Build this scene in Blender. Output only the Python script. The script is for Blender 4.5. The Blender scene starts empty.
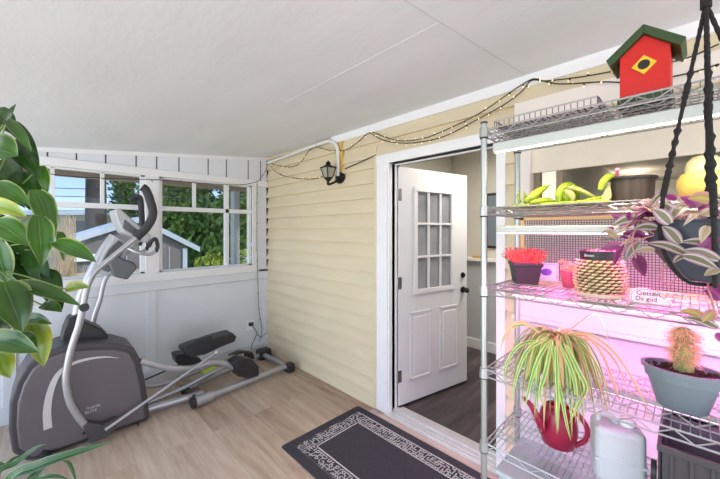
import bpy, bmesh, math, random
from mathutils import Vector, Matrix
random.seed(7)
SC = bpy.context.scene
COL = SC.collection
PI = math.pi

# ------------------------------------------------------------------ camera
FPX, HY, CXP = 325.0, 230.0, 360.0
YAW = math.radians(44.5)
FW = Vector((-math.cos(YAW), math.sin(YAW), 0)); RT = Vector((math.sin(YAW), math.cos(YAW), 0))
CP = Vector((3.72, -2.04, 1.505))
cam_d = bpy.data.cameras.new('camera'); cam = bpy.data.objects.new('camera', cam_d); COL.objects.link(cam)
cam.location = CP
cam.rotation_euler = FW.to_track_quat('-Z', 'Y').to_euler()
cam_d.sensor_width = 36; cam_d.lens = FPX / 720 * 36
cam_d.shift_y = -(239.5 - HY) / 720
cam_d.clip_start = 0.02
SC.camera = cam

# ------------------------------------------------------------------ view
SC.view_settings.view_transform = 'Standard'; SC.view_settings.look = 'None'
SC.view_settings.gamma = 1; SC.view_settings.use_curve_mapping = False
SC.view_settings.exposure = 0.50

# ------------------------------------------------------------------ world: soft blue sky, pale horizon, light ground bounce
w = bpy.data.worlds.new('sky'); SC.world = w; w.use_nodes = True
nt = w.node_tree; nt.nodes.clear()
out = nt.nodes.new('ShaderNodeOutputWorld'); bg = nt.nodes.new('ShaderNodeBackground')
tc = nt.nodes.new('ShaderNodeTexCoord'); sp = nt.nodes.new('ShaderNodeSeparateXYZ')
rp = nt.nodes.new('ShaderNodeValToRGB'); mr = nt.nodes.new('ShaderNodeMapRange')
mr.inputs[1].default_value = -0.3; mr.inputs[2].default_value = 0.9
nt.links.new(tc.outputs['Generated'], sp.inputs[0]); nt.links.new(sp.outputs['Z'], mr.inputs[0])
nt.links.new(mr.outputs[0], rp.inputs[0]); nt.links.new(rp.outputs[0], bg.inputs[0]); nt.links.new(bg.outputs[0], out.inputs[0])
e = rp.color_ramp.elements
e[0].position = 0.0; e[0].color = (1.5, 1.5, 1.5, 1)
e[1].position = 1.0; e[1].color = (0.24, 0.44, 0.84, 1)
a = e.new(0.24); a.color = (0.80, 0.81, 0.80, 1)
a = e.new(0.27); a.color = (0.50, 0.68, 0.92, 1)
a = e.new(0.42); a.color = (0.26, 0.50, 0.88, 1)
bg.inputs[1].default_value = 1.0

def light(name, kind, loc, energy, color, aim=None, **kw):
    d = bpy.data.lights.new(name, kind); d.energy = energy; d.color = color
    for k, v in kw.items(): setattr(d, k, v)
    o = bpy.data.objects.new(name, d); COL.objects.link(o); o.location = loc
    if aim is not None:
        o.rotation_euler = (Vector(aim) - Vector(loc)).to_track_quat('-Z', 'Y').to_euler()
    return o
light('sun', 'SUN', (0, 0, 8), 2.6, (1.0, 0.95, 0.86), aim=(-3.2, -2.4, 3.4), angle=math.radians(4))
light('porch_daylight', 'AREA', (1.2, -6.5, 1.35), 185, (0.98, 0.99, 1.0), aim=(1.6, 0, 1.7), shape='RECTANGLE', size=8.0, size_y=3.2)
light('porch_end_daylight', 'AREA', (8.8, -2.6, 1.2), 75, (0.97, 0.985, 1.0), aim=(0, -1.5, 1.7), shape='RECTANGLE', size=4.0, size_y=2.6)
light('hall_fill', 'AREA', (2.75, 1.0, 2.44), 26, (1.0, 0.93, 0.84), aim=(2.75, 1.0, 0), shape='RECTANGLE', size=0.9, size_y=0.9)  # added unseen fill that brightens the hall

# ------------------------------------------------------------------ helpers
def W(px, py, t):                       # a world point t metres in front of the lens plane
    return CP + t * (FW + RT * ((px - CXP) / FPX) + Vector((0, 0, (HY - py) / FPX)))
def on(px, py, ax, v):                  # where the sight line meets the plane ax = v
    r = FW + RT * ((px - CXP) / FPX) + Vector((0, 0, (HY - py) / FPX))
    return CP + r * ((v - CP[ax]) / r[ax])

def mat(name, col, rough=0.6, metal=0.0, var=0.0, scale=8.0, bump=0.0, bscale=60.0, stretch=(1, 1, 1), emit=None, es=0.0, spec=0.5, trans=0.0, sss=0.0, col2=None):
    m = bpy.data.materials.new(name); m.use_nodes = True
    n = m.node_tree; b = n.nodes['Principled BSDF']
    b.inputs['Base Color'].default_value = (*col, 1); b.inputs['Roughness'].default_value = rough
    b.inputs['Metallic'].default_value = metal; b.inputs['Specular IOR Level'].default_value = spec
    b.inputs['Transmission Weight'].default_value = trans
    if sss: b.inputs['Subsurface Weight'].default_value = sss; b.inputs['Subsurface Radius'].default_value = (.02, .02, .01)
    if emit: b.inputs['Emission Color'].default_value = (*emit, 1); b.inputs['Emission Strength'].default_value = es
    t = n.nodes.new('ShaderNodeTexCoord'); mp = n.nodes.new('ShaderNodeMapping'); mp.inputs['Scale'].default_value = stretch
    n.links.new(t.outputs['Object'], mp.inputs[0])
    nz = n.nodes.new('ShaderNodeTexNoise'); nz.inputs['Scale'].default_value = scale; nz.inputs['Detail'].default_value = 5
    n.links.new(mp.outputs[0], nz.inputs['Vector'])
    r = n.nodes.new('ShaderNodeValToRGB')
    c2 = col2 or tuple(min(1, c * (1 + var)) for c in col); c1 = tuple(c * (1 - var) for c in col) if not col2 else col
    r.color_ramp.elements[0].position = .3; r.color_ramp.elements[1].position = .7
    r.color_ramp.elements[0].color = (*c1, 1); r.color_ramp.elements[1].color = (*c2, 1)
    n.links.new(nz.outputs[0], r.inputs[0]); n.links.new(r.outputs[0], b.inputs['Base Color'])
    if bump:
        nb = n.nodes.new('ShaderNodeTexNoise'); nb.inputs['Scale'].default_value = bscale; n.links.new(mp.outputs[0], nb.inputs['Vector'])
        bp = n.nodes.new('ShaderNodeBump'); bp.inputs['Strength'].default_value = bump; bp.inputs['Distance'].default_value = .01
        n.links.new(nb.outputs[0], bp.inputs['Height']); n.links.new(bp.outputs[0], b.inputs['Normal'])
    return m

def stripe_mat(name, stops, rough=0.45, var=.25, trans=.15, wob=.16, wsc=9):   # leaf: colour across the blade from its UV
    m = bpy.data.materials.new(name); m.use_nodes = True
    n = m.node_tree; b = n.nodes['Principled BSDF']; b.inputs['Roughness'].default_value = rough
    uv = n.nodes.new('ShaderNodeTexCoord'); s = n.nodes.new('ShaderNodeSeparateXYZ'); n.links.new(uv.outputs['UV'], s.inputs[0])
    nz = n.nodes.new('ShaderNodeTexNoise'); nz.inputs['Scale'].default_value = wsc; n.links.new(uv.outputs['Object'], nz.inputs['Vector'])
    ad = n.nodes.new('ShaderNodeMath'); ad.operation = 'MULTIPLY_ADD'; ad.inputs[1].default_value = wob; 
    sb = n.nodes.new('ShaderNodeMath'); sb.operation = 'SUBTRACT'; sb.inputs[1].default_value = wob / 2
    n.links.new(nz.outputs[0], ad.inputs[0]); n.links.new(s.outputs['X'], ad.inputs[2]); n.links.new(ad.outputs[0], sb.inputs[0])
    r = n.nodes.new('ShaderNodeValToRGB'); el = r.color_ramp.elements
    el[0].position, el[0].color = stops[0][0], (*stops[0][1], 1); el[1].position, el[1].color = stops[-1][0], (*stops[-1][1], 1)
    for p, c in stops[1:-1]:
        q = el.new(p); q.color = (*c, 1)
    n.links.new(sb.outputs[0], r.inputs[0])
    n2 = n.nodes.new('ShaderNodeTexNoise'); n2.inputs['Scale'].default_value = 5; n.links.new(uv.outputs['Object'], n2.inputs['Vector'])
    hs = n.nodes.new('ShaderNodeHueSaturation'); mm = n.nodes.new('ShaderNodeMapRange')
    mm.inputs[1].default_value = .3; mm.inputs[2].default_value = .7; mm.inputs[3].default_value = 1 - var; mm.inputs[4].default_value = 1 + var
    n.links.new(n2.outputs[0], mm.inputs[0]); n.links.new(mm.outputs[0], hs.inputs['Value']); n.links.new(r.outputs[0], hs.inputs['Color'])
    n.links.new(hs.outputs[0], b.inputs['Base Color'])
    tl = n.nodes.new('ShaderNodeBsdfTranslucent'); mx = n.nodes.new('ShaderNodeMixShader'); mx.inputs[0].default_value = trans
    n.links.new(hs.outputs[0], tl.inputs[0]); n.links.new(b.outputs[0], mx.inputs[1]); n.links.new(tl.outputs[0], mx.inputs[2])
    n.links.new(mx.outputs[0], n.nodes['Material Output'].inputs[0])
    return m

def plank_mat(name, cols, along='X', pw=.15, pl=1.2, rough=.45, gap=.6):
    m = bpy.data.materials.new(name); m.use_nodes = True
    n = m.node_tree; b = n.nodes['Principled BSDF']; b.inputs['Roughness'].default_value = rough
    t = n.nodes.new('ShaderNodeTexCoord'); mp = n.nodes.new('ShaderNodeMapping')
    if along == 'Y': mp.inputs['Rotation'].default_value = (0, 0, PI / 2)
    n.links.new(t.outputs['Object'], mp.inputs[0])
    br = n.nodes.new('ShaderNodeTexBrick'); br.inputs['Scale'].default_value = 1; br.offset = .37
    br.inputs['Brick Width'].default_value = pl; br.inputs['Row Height'].default_value = pw
    br.inputs['Mortar Size'].default_value = .0012; br.inputs['Mortar Smooth'].default_value = 0.2; br.inputs['Bias'].default_value = 0
    br.inputs['Color1'].default_value = (0, 0, 0, 1); br.inputs['Color2'].default_value = (1, 1, 1, 1); br.inputs['Mortar'].default_value = (.5, .5, .5, 1)
    n.links.new(mp.outputs[0], br.inputs['Vector'])
    m2 = n.nodes.new('ShaderNodeMapping'); m2.inputs['Scale'].default_value = (1.6, 13, 1); n.links.new(mp.outputs[0], m2.inputs[0])
    nz = n.nodes.new('ShaderNodeTexNoise'); nz.noise_dimensions = '4D'; nz.inputs['Scale'].default_value = 1.7; nz.inputs['Detail'].default_value = 7; nz.inputs['Roughness'].default_value = .62
    n.links.new(m2.outputs[0], nz.inputs['Vector'])
    sc = n.nodes.new('ShaderNodeMath'); sc.operation = 'MULTIPLY'; sc.inputs[1].default_value = 30; n.links.new(br.outputs['Color'], sc.inputs[0]); n.links.new(sc.outputs[0], nz.inputs['W'])
    mxv = n.nodes.new('ShaderNodeMix'); mxv.data_type = 'FLOAT'; mxv.inputs[0].default_value = .22
    n.links.new(nz.outputs[0], mxv.inputs[2]); n.links.new(br.outputs['Color'], mxv.inputs[3])
    r = n.nodes.new('ShaderNodeValToRGB'); el = r.color_ramp.elements
    el[0].position = .28; el[0].color = (*cols[0], 1); el[1].position = .72; el[1].color = (*cols[2], 1); q = el.new(.5); q.color = (*cols[1], 1)
    n.links.new(mxv.outputs[0], r.inputs[0])
    mg = n.nodes.new('ShaderNodeMix'); mg.data_type = 'RGBA'; mg.blend_type = 'MULTIPLY'
    n.links.new(br.outputs['Fac'], mg.inputs[0]); n.links.new(r.outputs[0], mg.inputs[6]); mg.inputs[7].default_value = (gap, gap, gap, 1)
    n.links.new(mg.outputs[2], b.inputs['Base Color'])
    return m

def glass_mat(name, refl=.06, tint=(1, 1, 1)):
    m = bpy.data.materials.new(name); m.use_nodes = True; n = m.node_tree; n.nodes.clear()
    o = n.nodes.new('ShaderNodeOutputMaterial'); tr = n.nodes.new('ShaderNodeBsdfTransparent'); tr.inputs[0].default_value = (*tint, 1)
    g = n.nodes.new('ShaderNodeBsdfGlossy'); g.inputs['Roughness'].default_value = .02; mx = n.nodes.new('ShaderNodeMixShader'); mx.inputs[0].default_value = refl
    n.links.new(tr.outputs[0], mx.inputs[1]); n.links.new(g.outputs[0], mx.inputs[2]); n.links.new(mx.outputs[0], o.inputs[0])
    return m

M = {}
M['white'] = mat('white_paint', (.76, .765, .78), .5, var=.03, scale=3)
M['wallwhite'] = mat('painted_panel', (.68, .705, .745), .5, var=.03, scale=2)
M['trim'] = mat('gloss_trim', (.86, .865, .88), .35, var=.02)
M['ceil'] = mat('ceiling_paint', (.78, .80, .82), .8, var=.04, scale=1.3, bump=.12, bscale=14, stretch=(1, 2.5, 1))
M['siding'] = mat('cream_siding', (.70, .61, .43), .6, var=.04, scale=2.5, stretch=(1, 1, 6))
M['doorwhite'] = mat('door_paint', (.78, .785, .80), .4, var=.015)
M['beige'] = mat('interior_beige', (.62, .60, .54), .8, var=.03, scale=2)
M['greywall'] = mat('interior_grey', (.55, .56, .58), .7, var=.02)
M['floor'] = plank_mat('oak_vinyl', ((.33, .225, .16), (.50, .375, .285), (.64, .515, .42)), 'X', .16, 1.22, .42, .8)
M['darkfloor'] = plank_mat('dark_laminate', ((.025, .018, .019), (.065, .047, .05), (.15, .115, .12)), 'Y', .14, 1.2, .35, .5)
M['chrome'] = mat('chrome_wire', (.55, .56, .57), .32, 1.0, var=.04)
M['post'] = mat('zinc_post', (.50, .53, .52), .4, .8, var=.04)
M['black'] = mat('black_plastic', (.022, .022, .025), .45, var=.15)
M['grip'] = mat('foam_grip', (.04, .042, .048), .8, var=.15, bump=.3)
M['silver'] = mat('silver_powder_coat', (.45, .45, .47), .35, .55, var=.05)
M['housing'] = mat('mauve_grey_shell', (.135, .115, .125), .42, .1, var=.06, scale=3)
M['housedark'] = mat('dark_shell', (.06, .055, .06), .45, var=.08)
M['console'] = mat('console_grey', (.42, .43, .45), .45, var=.04)
M['condark'] = mat('console_dark', (.09, .095, .105), .4, var=.1)
M['decal'] = mat('silver_decal', (.62, .60, .62), .4, .3, var=.02)
M['lime'] = mat('lime_tag', (.55, .70, .04), .6, var=.1)
M['rug'] = mat('charcoal_rug', (.045, .037, .052), .95, var=.3, scale=160, bump=.5, bscale=300)
M['rugline'] = mat('grey_rug_yarn', (.60, .56, .58), .95, var=.12, scale=120, bump=.3, bscale=300)
M['alum'] = mat('aluminium_sill', (.66, .66, .67), .35, .5, var=.04, stretch=(1, 20, 1))
M['pinkboard'] = mat('pale_wood_strip', (.52, .40, .36), .7, var=.15, scale=6, stretch=(.5, 6, 1))
M['cord'] = mat('brown_cord', (.028, .018, .014), .6, var=.2)
M['bulb'] = mat('warm_bulb', (1, .82, .5), .3, emit=(1, .66, .28), es=.9); M['bulboff'] = mat('unlit_bulb', (.35, .30, .22), .3)
M['gold'] = mat('ochre_wood', (.60, .40, .10), .6, var=.2, scale=30)
M['iron'] = mat('black_iron', (.012, .012, .012), .4, .3, var=.2)
M['glass'] = glass_mat('clear_glass', .05)
M['winglass'] = glass_mat('window_glass', .012)
M['lanternglass'] = mat('seeded_glass', (.75, .72, .62), .15, var=.1, trans=.6)
M['hinge'] = mat('steel_hinge', (.42, .41, .40), .35, .9, var=.1)
M['doorglass'] = mat('frosted_pane', (.33, .34, .36), .12, var=.15, scale=5)
M['red'] = mat('red_paint', (.60, .012, .008), .5, var=.05)
M['green'] = mat('dark_green_paint', (.03, .065, .018), .55, var=.15)
M['yellow'] = mat('yellow_paint', (.85, .52, .03), .5, var=.05)
M['macrame'] = mat('black_macrame', (.016, .014, .014), .9, var=.3, scale=80, bump=.6, bscale=200)
M['potgrey'] = mat('charcoal_pot', (.055, .065, .085), .45, var=.08)
M['oval'] = mat('slate_planter', (.17, .215, .24), .45, var=.03)
M['soil'] = mat('potting_soil', (.05, .022, .018), .95, var=.6, scale=80, bump=1, bscale=120)
M['can'] = mat('crimson_plastic', (.34, .010, .05), .3, var=.05)
M['jug'] = mat('milky_plastic', (.58, .62, .66), .35, var=.04, sss=.3)
M['bin'] = mat('pale_bin_plastic', (.50, .58, .59), .4, var=.04, sss=.2)
M['weave'] = mat('seagrass', (.62, .49, .27), .8, var=.3, scale=40)
M['weavedark'] = mat('dark_seagrass_strand', (.16, .10, .05), .85, var=.3, scale=40)
M['saucer'] = mat('pale_saucer', (.75, .55, .45), .5, var=.05)
M['woodpot'] = mat('dark_barrel_wood', (.018, .013, .011), .7, col2=(.07, .055, .045), scale=3, stretch=(12, 12, 1))
M['sprout'] = mat('red_sprouts', (.60, .13, .08), .5, var=.35, scale=30)
M['limeleaf'] = mat('lime_leaf', (.30, .42, .02), .4, var=.3, scale=12)
M['paleleaf'] = mat('pale_leaf', (.62, .58, .24), .45, var=.2, scale=12)
M['yellowpot'] = mat('yellow_glaze', (.66, .48, .12), .35, var=.05)
M['yellowtop'] = mat('pale_yellow_dome', (.70, .64, .34), .5, var=.08, scale=40)
M['pinkstick'] = mat('pink_plastic', (.85, .25, .35), .5, var=.1)
M['succ'] = mat('succulent', (.35, .42, .12), .5, col2=(.65, .35, .15), scale=20)
M['pinkleaf'] = mat('peach_petals', (.9, .45, .25), .5, var=.2, scale=30)
M['card'] = mat('white_card', (.85, .83, .9), .6, var=.02)
M['violet'] = mat('violet_print', (.22, .10, .62), .6, var=.2)
M['stone'] = mat('white_stone', (.60, .56, .58), .7, var=.04)
M['ink'] = mat('dark_ink', (.02, .015, .02), .7, var=.1)
M['tan'] = mat('tan_wood', (.85, .56, .26), .6, var=.06, stretch=(1, 1, 8))
M['mesh'] = mat('dark_screen_wire', (.16, .09, .16), .6, var=.2)
M['shade'] = mat('cream_shade', (.80, .74, .62), .8, var=.02)
M['casing'] = mat('cream_white_casing', (.84, .78, .72), .5, var=.02)
M['panel'] = mat('led_lit_siding', (.66, .66, .70), .6, var=.03)  # cream siding with the grow-light glow mixed into its colour
M['barbody'] = mat('lamp_housing', (.52, .55, .52), .4, var=.02)
M['ledw'] = mat('white_led', (1, 1, 1), .3, emit=(1, .93, .78), es=5.0)
M['ledp'] = mat('pink_led', (1, .8, .95), .3, emit=(1, .55, .90), es=3.0)
M['terra'] = mat('plum_pot', (.30, .06, .09), .5, var=.1)
M['ceramic'] = mat('grey_stoneware', (.40, .40, .38), .5, var=.08)
M['spine'] = mat('cactus_spines', (.80, .48, .30), .7, var=.25, scale=40)
M['cactus'] = mat('cactus_skin', (.28, .30, .10), .7, var=.25, scale=30)
M['stem'] = mat('plant_stem', (.14, .22, .05), .6, var=.2)
M['pinkstem'] = mat('reddish_stem', (.5, .22, .22), .6, var=.2)
POTH = stripe_mat('pothos_leaf', [(0, (.26, .32, .10)), (.05, (.12, .20, .035)), (.10, (.028, .095, .010)), (.34, (.045, .125, .014)), (.47, (.025, .09, .009)), (.5, (.11, .19, .04)), (.53, (.025, .09, .009)), (.70, (.05, .13, .015)), (.92, (.03, .10, .012)), (.96, (.12, .20, .04)), (1, (.26, .32, .10))], .22, .6, .1, .2, 14)
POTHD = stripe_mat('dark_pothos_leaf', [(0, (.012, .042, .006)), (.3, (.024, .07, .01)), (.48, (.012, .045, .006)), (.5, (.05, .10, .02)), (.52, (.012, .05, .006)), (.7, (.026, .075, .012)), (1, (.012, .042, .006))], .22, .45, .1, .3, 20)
POTHY = stripe_mat('young_pothos_leaf', [(0, (.40, .42, .04)), (.35, (.14, .24, .02)), (.5, (.22, .30, .03)), (.65, (.12, .22, .02)), (1, (.36, .36, .04))], .28, .3, .15, .4, 18)
STRAP = stripe_mat('strap_leaf', [(0, (.22, .32, .22)), (.12, (.035, .11, .03)), (.3, (.05, .15, .03)), (.44, (.02, .08, .02)), (.5, (.20, .30, .18)), (.56, (.02, .08, .02)), (.88, (.04, .12, .03)), (1, (.22, .32, .22))], .35, .2)
SPID = stripe_mat('variegated_leaf', [(0, (.62, .74, .22)), (.26, (.52, .68, .16)), (.34, (.10, .32, .10)), (.66, (.12, .35, .12)), (.74, (.52, .68, .16)), (1, (.62, .74, .22))], .4, .15)
SPIDP = stripe_mat('faded_variegated_leaf', [(0, (.85, .62, .30)), (.3, (.80, .52, .28)), (.45, (.52, .42, .14)), (.55, (.52, .42, .14)), (.7, (.80, .52, .28)), (1, (.85, .62, .30))], .4, .15)
TRAD = stripe_mat('striped_tradescantia', [(0, (.26, .12, .17)), (.14, (.30, .20, .24)), (.24, (.50, .46, .44)), (.34, (.16, .13, .08)), (.42, (.10, .13, .03)), (.5, (.20, .11, .10)), (.58, (.10, .13, .03)), (.68, (.17, .13, .09)), (.78, (.50, .46, .44)), (.88, (.30, .20, .24)), (1, (.26, .12, .17))], .35, .35, .15)
TRADP = stripe_mat('purple_underside', [(0, (.30, .035, .16)), (.5, (.14, .02, .12)), (1, (.36, .04, .17))], .35, .4, .15)
TRADC = stripe_mat('cream_dry_leaf', [(0, (.50, .40, .28)), (.5, (.34, .25, .15)), (1, (.52, .43, .30))], .5, .25)
M['bark'] = mat('bark', (.05, .042, .035), .95, var=.5, scale=12, bump=1, bscale=20, stretch=(1, 1, .3))
M['leafdark'] = mat('tree_leaves', (.035, .085, .015), .6, col2=(.16, .27, .04), scale=1.6)
M['leafbright'] = mat('bright_bush_leaves', (.04, .10, .01), .6, col2=(.42, .50, .04), scale=3)
M['twig'] = mat('dry_twigs', (.42, .30, .18), .9, var=.3)
M['shedwall'] = mat('shed_boards', (.15, .135, .13), .8, var=.1, scale=6, stretch=(1, 6, .4))
M['shedbeige'] = mat('shed_beige', (.40, .34, .25), .8, var=.08)
M['shedroof'] = mat('shed_fascia', (.42, .46, .52), .6, var=.05)
M['shingle'] = mat('shingles', (.13, .12, .13), .9, var=.25, scale=30)
M['houseext'] = mat('neighbour_wall', (.55, .50, .38), .8, var=.05, stretch=(1, 1, 20))
M['grass'] = mat('lawn', (.10, .15, .04), .95, var=.3, scale=6)
M['greypost'] = mat('grey_column_paint', (.33, .34, .35), .6, var=.03)
M['soffit'] = mat('soffit_boards', (.30, .25, .20), .8, var=.1)

class MB:
    def __init__(s): s.v = []; s.f = []; s.uv = []; s.m = []; s.mi = 0
    def add(s, vs, fs, uvs=None):
        b = len(s.v); s.v += [tuple(p) for p in vs]
        for i, f in enumerate(fs):
            s.f.append(tuple(b + k for k in f)); s.m.append(s.mi)
            s.uv.append([uvs[k] for k in f] if uvs else [(0, 0)] * len(f))
        return s
    def box(s, lo, hi, mtx=None):
        x0, y0, z0 = lo; x1, y1, z1 = hi
        x0, x1 = min(x0, x1), max(x0, x1); y0, y1 = min(y0, y1), max(y0, y1); z0, z1 = min(z0, z1), max(z0, z1)
        vs = [Vector(p) for p in ((x0, y0, z0), (x1, y0, z0), (x1, y1, z0), (x0, y1, z0), (x0, y0, z1), (x1, y0, z1), (x1, y1, z1), (x0, y1, z1))]
        if mtx: vs = [mtx @ p for p in vs]
        return s.add(vs, [(0, 3, 2, 1), (4, 5, 6, 7), (0, 1, 5, 4), (1, 2, 6, 5), (2, 3, 7, 6), (3, 0, 4, 7)])
    def tube(s, pts, r, n=8, cap=True, closed=False):
        pts = [Vector(p) for p in pts]; k = len(pts); rs = r if isinstance(r, (list, tuple)) else [r] * k
        vs = []; prev = None
        for i, p in enumerate(pts):
            if closed: d = pts[(i + 1) % k] - pts[i - 1]
            else: d = pts[min(i + 1, k - 1)] - pts[max(i - 1, 0)]
            d = d.normalized() if d.length > 1e-9 else Vector((0, 0, 1))
            if prev is None:
                ref = Vector((0, 0, 1)) if abs(d.z) < .9 else Vector((1, 0, 0)); u = d.cross(ref).normalized()
            else:
                u = prev - d * prev.dot(d); u = u.normalized() if u.length > 1e-6 else d.orthogonal().normalized()
            prev = u; v = d.cross(u)
            for j in range(n):
                a = 2 * PI * j / n; vs.append(p + (u * math.cos(a) + v * math.sin(a)) * rs[i])
        fs = []
        for i in range(k if closed else k - 1):
            i2 = (i + 1) % k
            for j in range(n):
                j2 = (j + 1) % n; fs.append((i * n + j, i * n + j2, i2 * n + j2, i2 * n + j))
        if cap and not closed:
            fs.append(tuple(range(n - 1, -1, -1))); fs.append(tuple((k - 1) * n + j for j in range(n)))
        return s.add(vs, fs)
    def lathe(s, prof, c=(0, 0, 0), n=28, sx=1, sy=1, mtx=None):
        vs = []; c = Vector(c)
        for r, z in prof:
            for j in range(n):
                a = 2 * PI * j / n; p = Vector((r * sx * math.cos(a), r * sy * math.sin(a), z))
                vs.append((mtx @ p if mtx else p) + c)
        fs = [(i * n + j, i * n + (j + 1) % n, (i + 1) * n + (j + 1) % n, (i + 1) * n + j) for i in range(len(prof) - 1) for j in range(n)]
        if prof[0][0] > 1e-4: fs.append(tuple(range(n - 1, -1, -1)))
        if prof[-1][0] > 1e-4: fs.append(tuple((len(prof) - 1) * n + j for j in range(n)))
        return s.add(vs, fs)
    def prism(s, outl, d):                  # outline of 3-D points extruded by vector d
        n = len(outl); o = [Vector(p) for p in outl]; d = Vector(d)
        return s.add(o + [p + d for p in o], [tuple(range(n))[::-1], tuple(range(n, 2 * n))] + [(i, (i + 1) % n, n + (i + 1) % n, n + i) for i in range(n)])
    def ball(s, c, r, n=10, sz=1):
        k = n // 2 + 1
        return s.lathe([(max(r * math.sin(PI * i / k), 0.0), -r * sz * math.cos(PI * i / k)) for i in range(k + 1)], c, n)
    def leaf(s, path, width, up=(0, 0, 1), shape='oval', fold=.25, wave=0):
        pts = [Vector(p) for p in path]; k = len(pts); vs = []; uvs = []
        up = Vector(up)
        for i, p in enumerate(pts):
            d = (pts[min(i + 1, k - 1)] - pts[max(i - 1, 0)]).normalized()
            sd = d.cross(up); sd = sd.normalized() if sd.length > 1e-4 else d.orthogonal().normalized()
            nn = sd.cross(d).normalized(); t = i / (k - 1)
            if shape == 'oval': wd = math.sin(PI * min(1, t * .94 + .06) ** .8) ** .8 * (1 - .15 * t)
            elif shape == 'strap': wd = min(1, .45 + t * 3) * max(0, 1 - t ** 3) 
            else: wd = max(0, 1 - t)
            h = width / 2 * max(wd, .03)
            wv = wave * h * math.sin(t * 9)
            for j, q in enumerate((-1, -.5, 0, .5, 1)):
                vs.append(p + sd * h * q + nn * (abs(q) * h * fold + (wv if abs(q) == 1 else 0)))
                uvs.append((.5 + q / 2, t))
        fs = [(i * 5 + j, i * 5 + j + 1, i * 5 + j + 6, i * 5 + j + 5) for i in range(k - 1) for j in range(4)]
        return s.add(vs, fs, uvs)
    def build(s, name, m, parent=None, smooth=None, bevel=0, origin=None, solid=0, seg=2):
        me = bpy.data.meshes.new(name)
        vs = s.v
        if origin is not None:
            o = Vector(origin); vs = [tuple(Vector(p) - o) for p in s.v]
        me.from_pydata(vs, [], s.f)
        ms = m if isinstance(m, (list, tuple)) else [m]
        for x in ms: me.materials.append(x)
        uvl = me.uv_layers.new(name='UVMap'); fl = [c for f in s.uv for c in f]
        for i, c in enumerate(fl): uvl.data[i].uv = c
        for i, p in enumerate(me.polygons): p.material_index = s.m[i]
        bm = bmesh.new(); bm.from_mesh(me)
        if not any(any(u != (0, 0) for u in q) for q in s.uv): bmesh.ops.recalc_face_normals(bm, faces=bm.faces)
        bm.to_mesh(me); bm.free()
        if smooth:
            for p in me.polygons: p.use_smooth = True
            me.set_sharp_from_angle(angle=math.radians(smooth))
        o = bpy.data.objects.new(name, me); COL.objects.link(o)
        if origin is not None: o.location = origin
        if parent:
            o.parent = parent
            par = Vector((0, 0, 0)); q = parent
            while q: par += q.location; q = q.parent
            o.location = Vector(o.location) - par
        if bevel:
            b = o.modifiers.new('b', 'BEVEL'); b.width = bevel; b.segments = seg; b.limit_method = 'ANGLE'
        if solid:
            q = o.modifiers.new('s', 'SOLIDIFY'); q.thickness = solid; q.offset = 0
        return o

def tag(o, label=None, cat=None, group=None, kind=None):
    if label: o['label'] = label
    if cat: o['category'] = cat
    if group: o['group'] = group
    if kind: o['kind'] = kind
    return o
def thing(name, label, cat, loc, group=None):
    o = bpy.data.objects.new(name, None); COL.objects.link(o); o.location = loc; o.empty_display_size = .05
    return tag(o, label, cat, group)
def box(name, lo, hi, m, parent=None, bevel=0):
    return MB().box(lo, hi).build(name, m, parent, bevel=bevel)
def struct(o): return tag(o, kind='structure')
def spline(pts, n=8):                    # Catmull-Rom through points
    P = [Vector(p) for p in pts]; P = [P[0] * 2 - P[1]] + P + [P[-1] * 2 - P[-2]]; o = []
    for i in range(1, len(P) - 2):
        for k in range(n):
            t = k / n; a, b, c, d = P[i - 1:i + 3]
            o.append(.5 * ((2 * b) + (c - a) * t + (2 * a - 5 * b + 4 * c - d) * t * t + (-a + 3 * b - 3 * c + d) * t ** 3))
    o.append(P[-2]); return o
def text(body, size, loc, rot, m, parent, name='lettering', depth=.0008):
    c = bpy.data.curves.new(name, 'FONT'); c.body = body; c.size = size; c.extrude = depth; c.align_x = 'LEFT'
    t = bpy.data.objects.new('tmp', c); COL.objects.link(t)
    dg = bpy.context.evaluated_depsgraph_get(); me = bpy.data.meshes.new_from_object(t.evaluated_get(dg))
    bpy.data.objects.remove(t); me.materials.clear(); me.materials.append(m)
    o = bpy.data.objects.new(name, me); COL.objects.link(o)
    mt = Matrix.Translation(loc) @ rot.to_4x4(); me.transform(mt)
    if parent:
        o.parent = parent; par = Vector((0, 0, 0)); q = parent
        while q: par += q.location; q = q.parent
        o.location = -par
    return o

# ================================================================== STRUCTURE
struct(box('floor', (-.1, -3.2, -.06), (5.6, 0.0, 0), M['floor']))
struct(box('floor', (1.35, .13, -.06), (5.6, 7.1, .02), M['darkfloor']))
def cz(y): return 2.405 + .112 * y
mb = MB(); mb.prism([(-.6, .0, cz(0)), (-.6, -3.4, cz(-3.4)), (-.6, -3.4, cz(-3.4) + .1), (-.6, .0, cz(0) + .1)], (6.4, 0, 0))
struct(mb.build('ceiling', M['ceil']))
# battens hiding the board joints of the ceiling are hairline seams
mb = MB()
for x in (3.05,):
    mb.prism([(x, -.05, cz(-.05) - .0015), (x, -1.2, cz(-1.2) - .0015), (x, -1.2, cz(-1.2) + .002), (x, -.05, cz(-.05) + .002)], (.003, 0, 0))
struct(mb.build('trim_1', M['greywall']))
mb = MB(); y0 = -.95
mb.prism([(1.95, y0, cz(y0) - .0015), (1.95, y0 - .006, cz(y0) - .002), (1.95, y0 - .006, cz(y0) + .002), (1.95, y0, cz(y0) + .002)], (1.1, 0, 0))
struct(mb.build('trim_2', M['white']))

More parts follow.
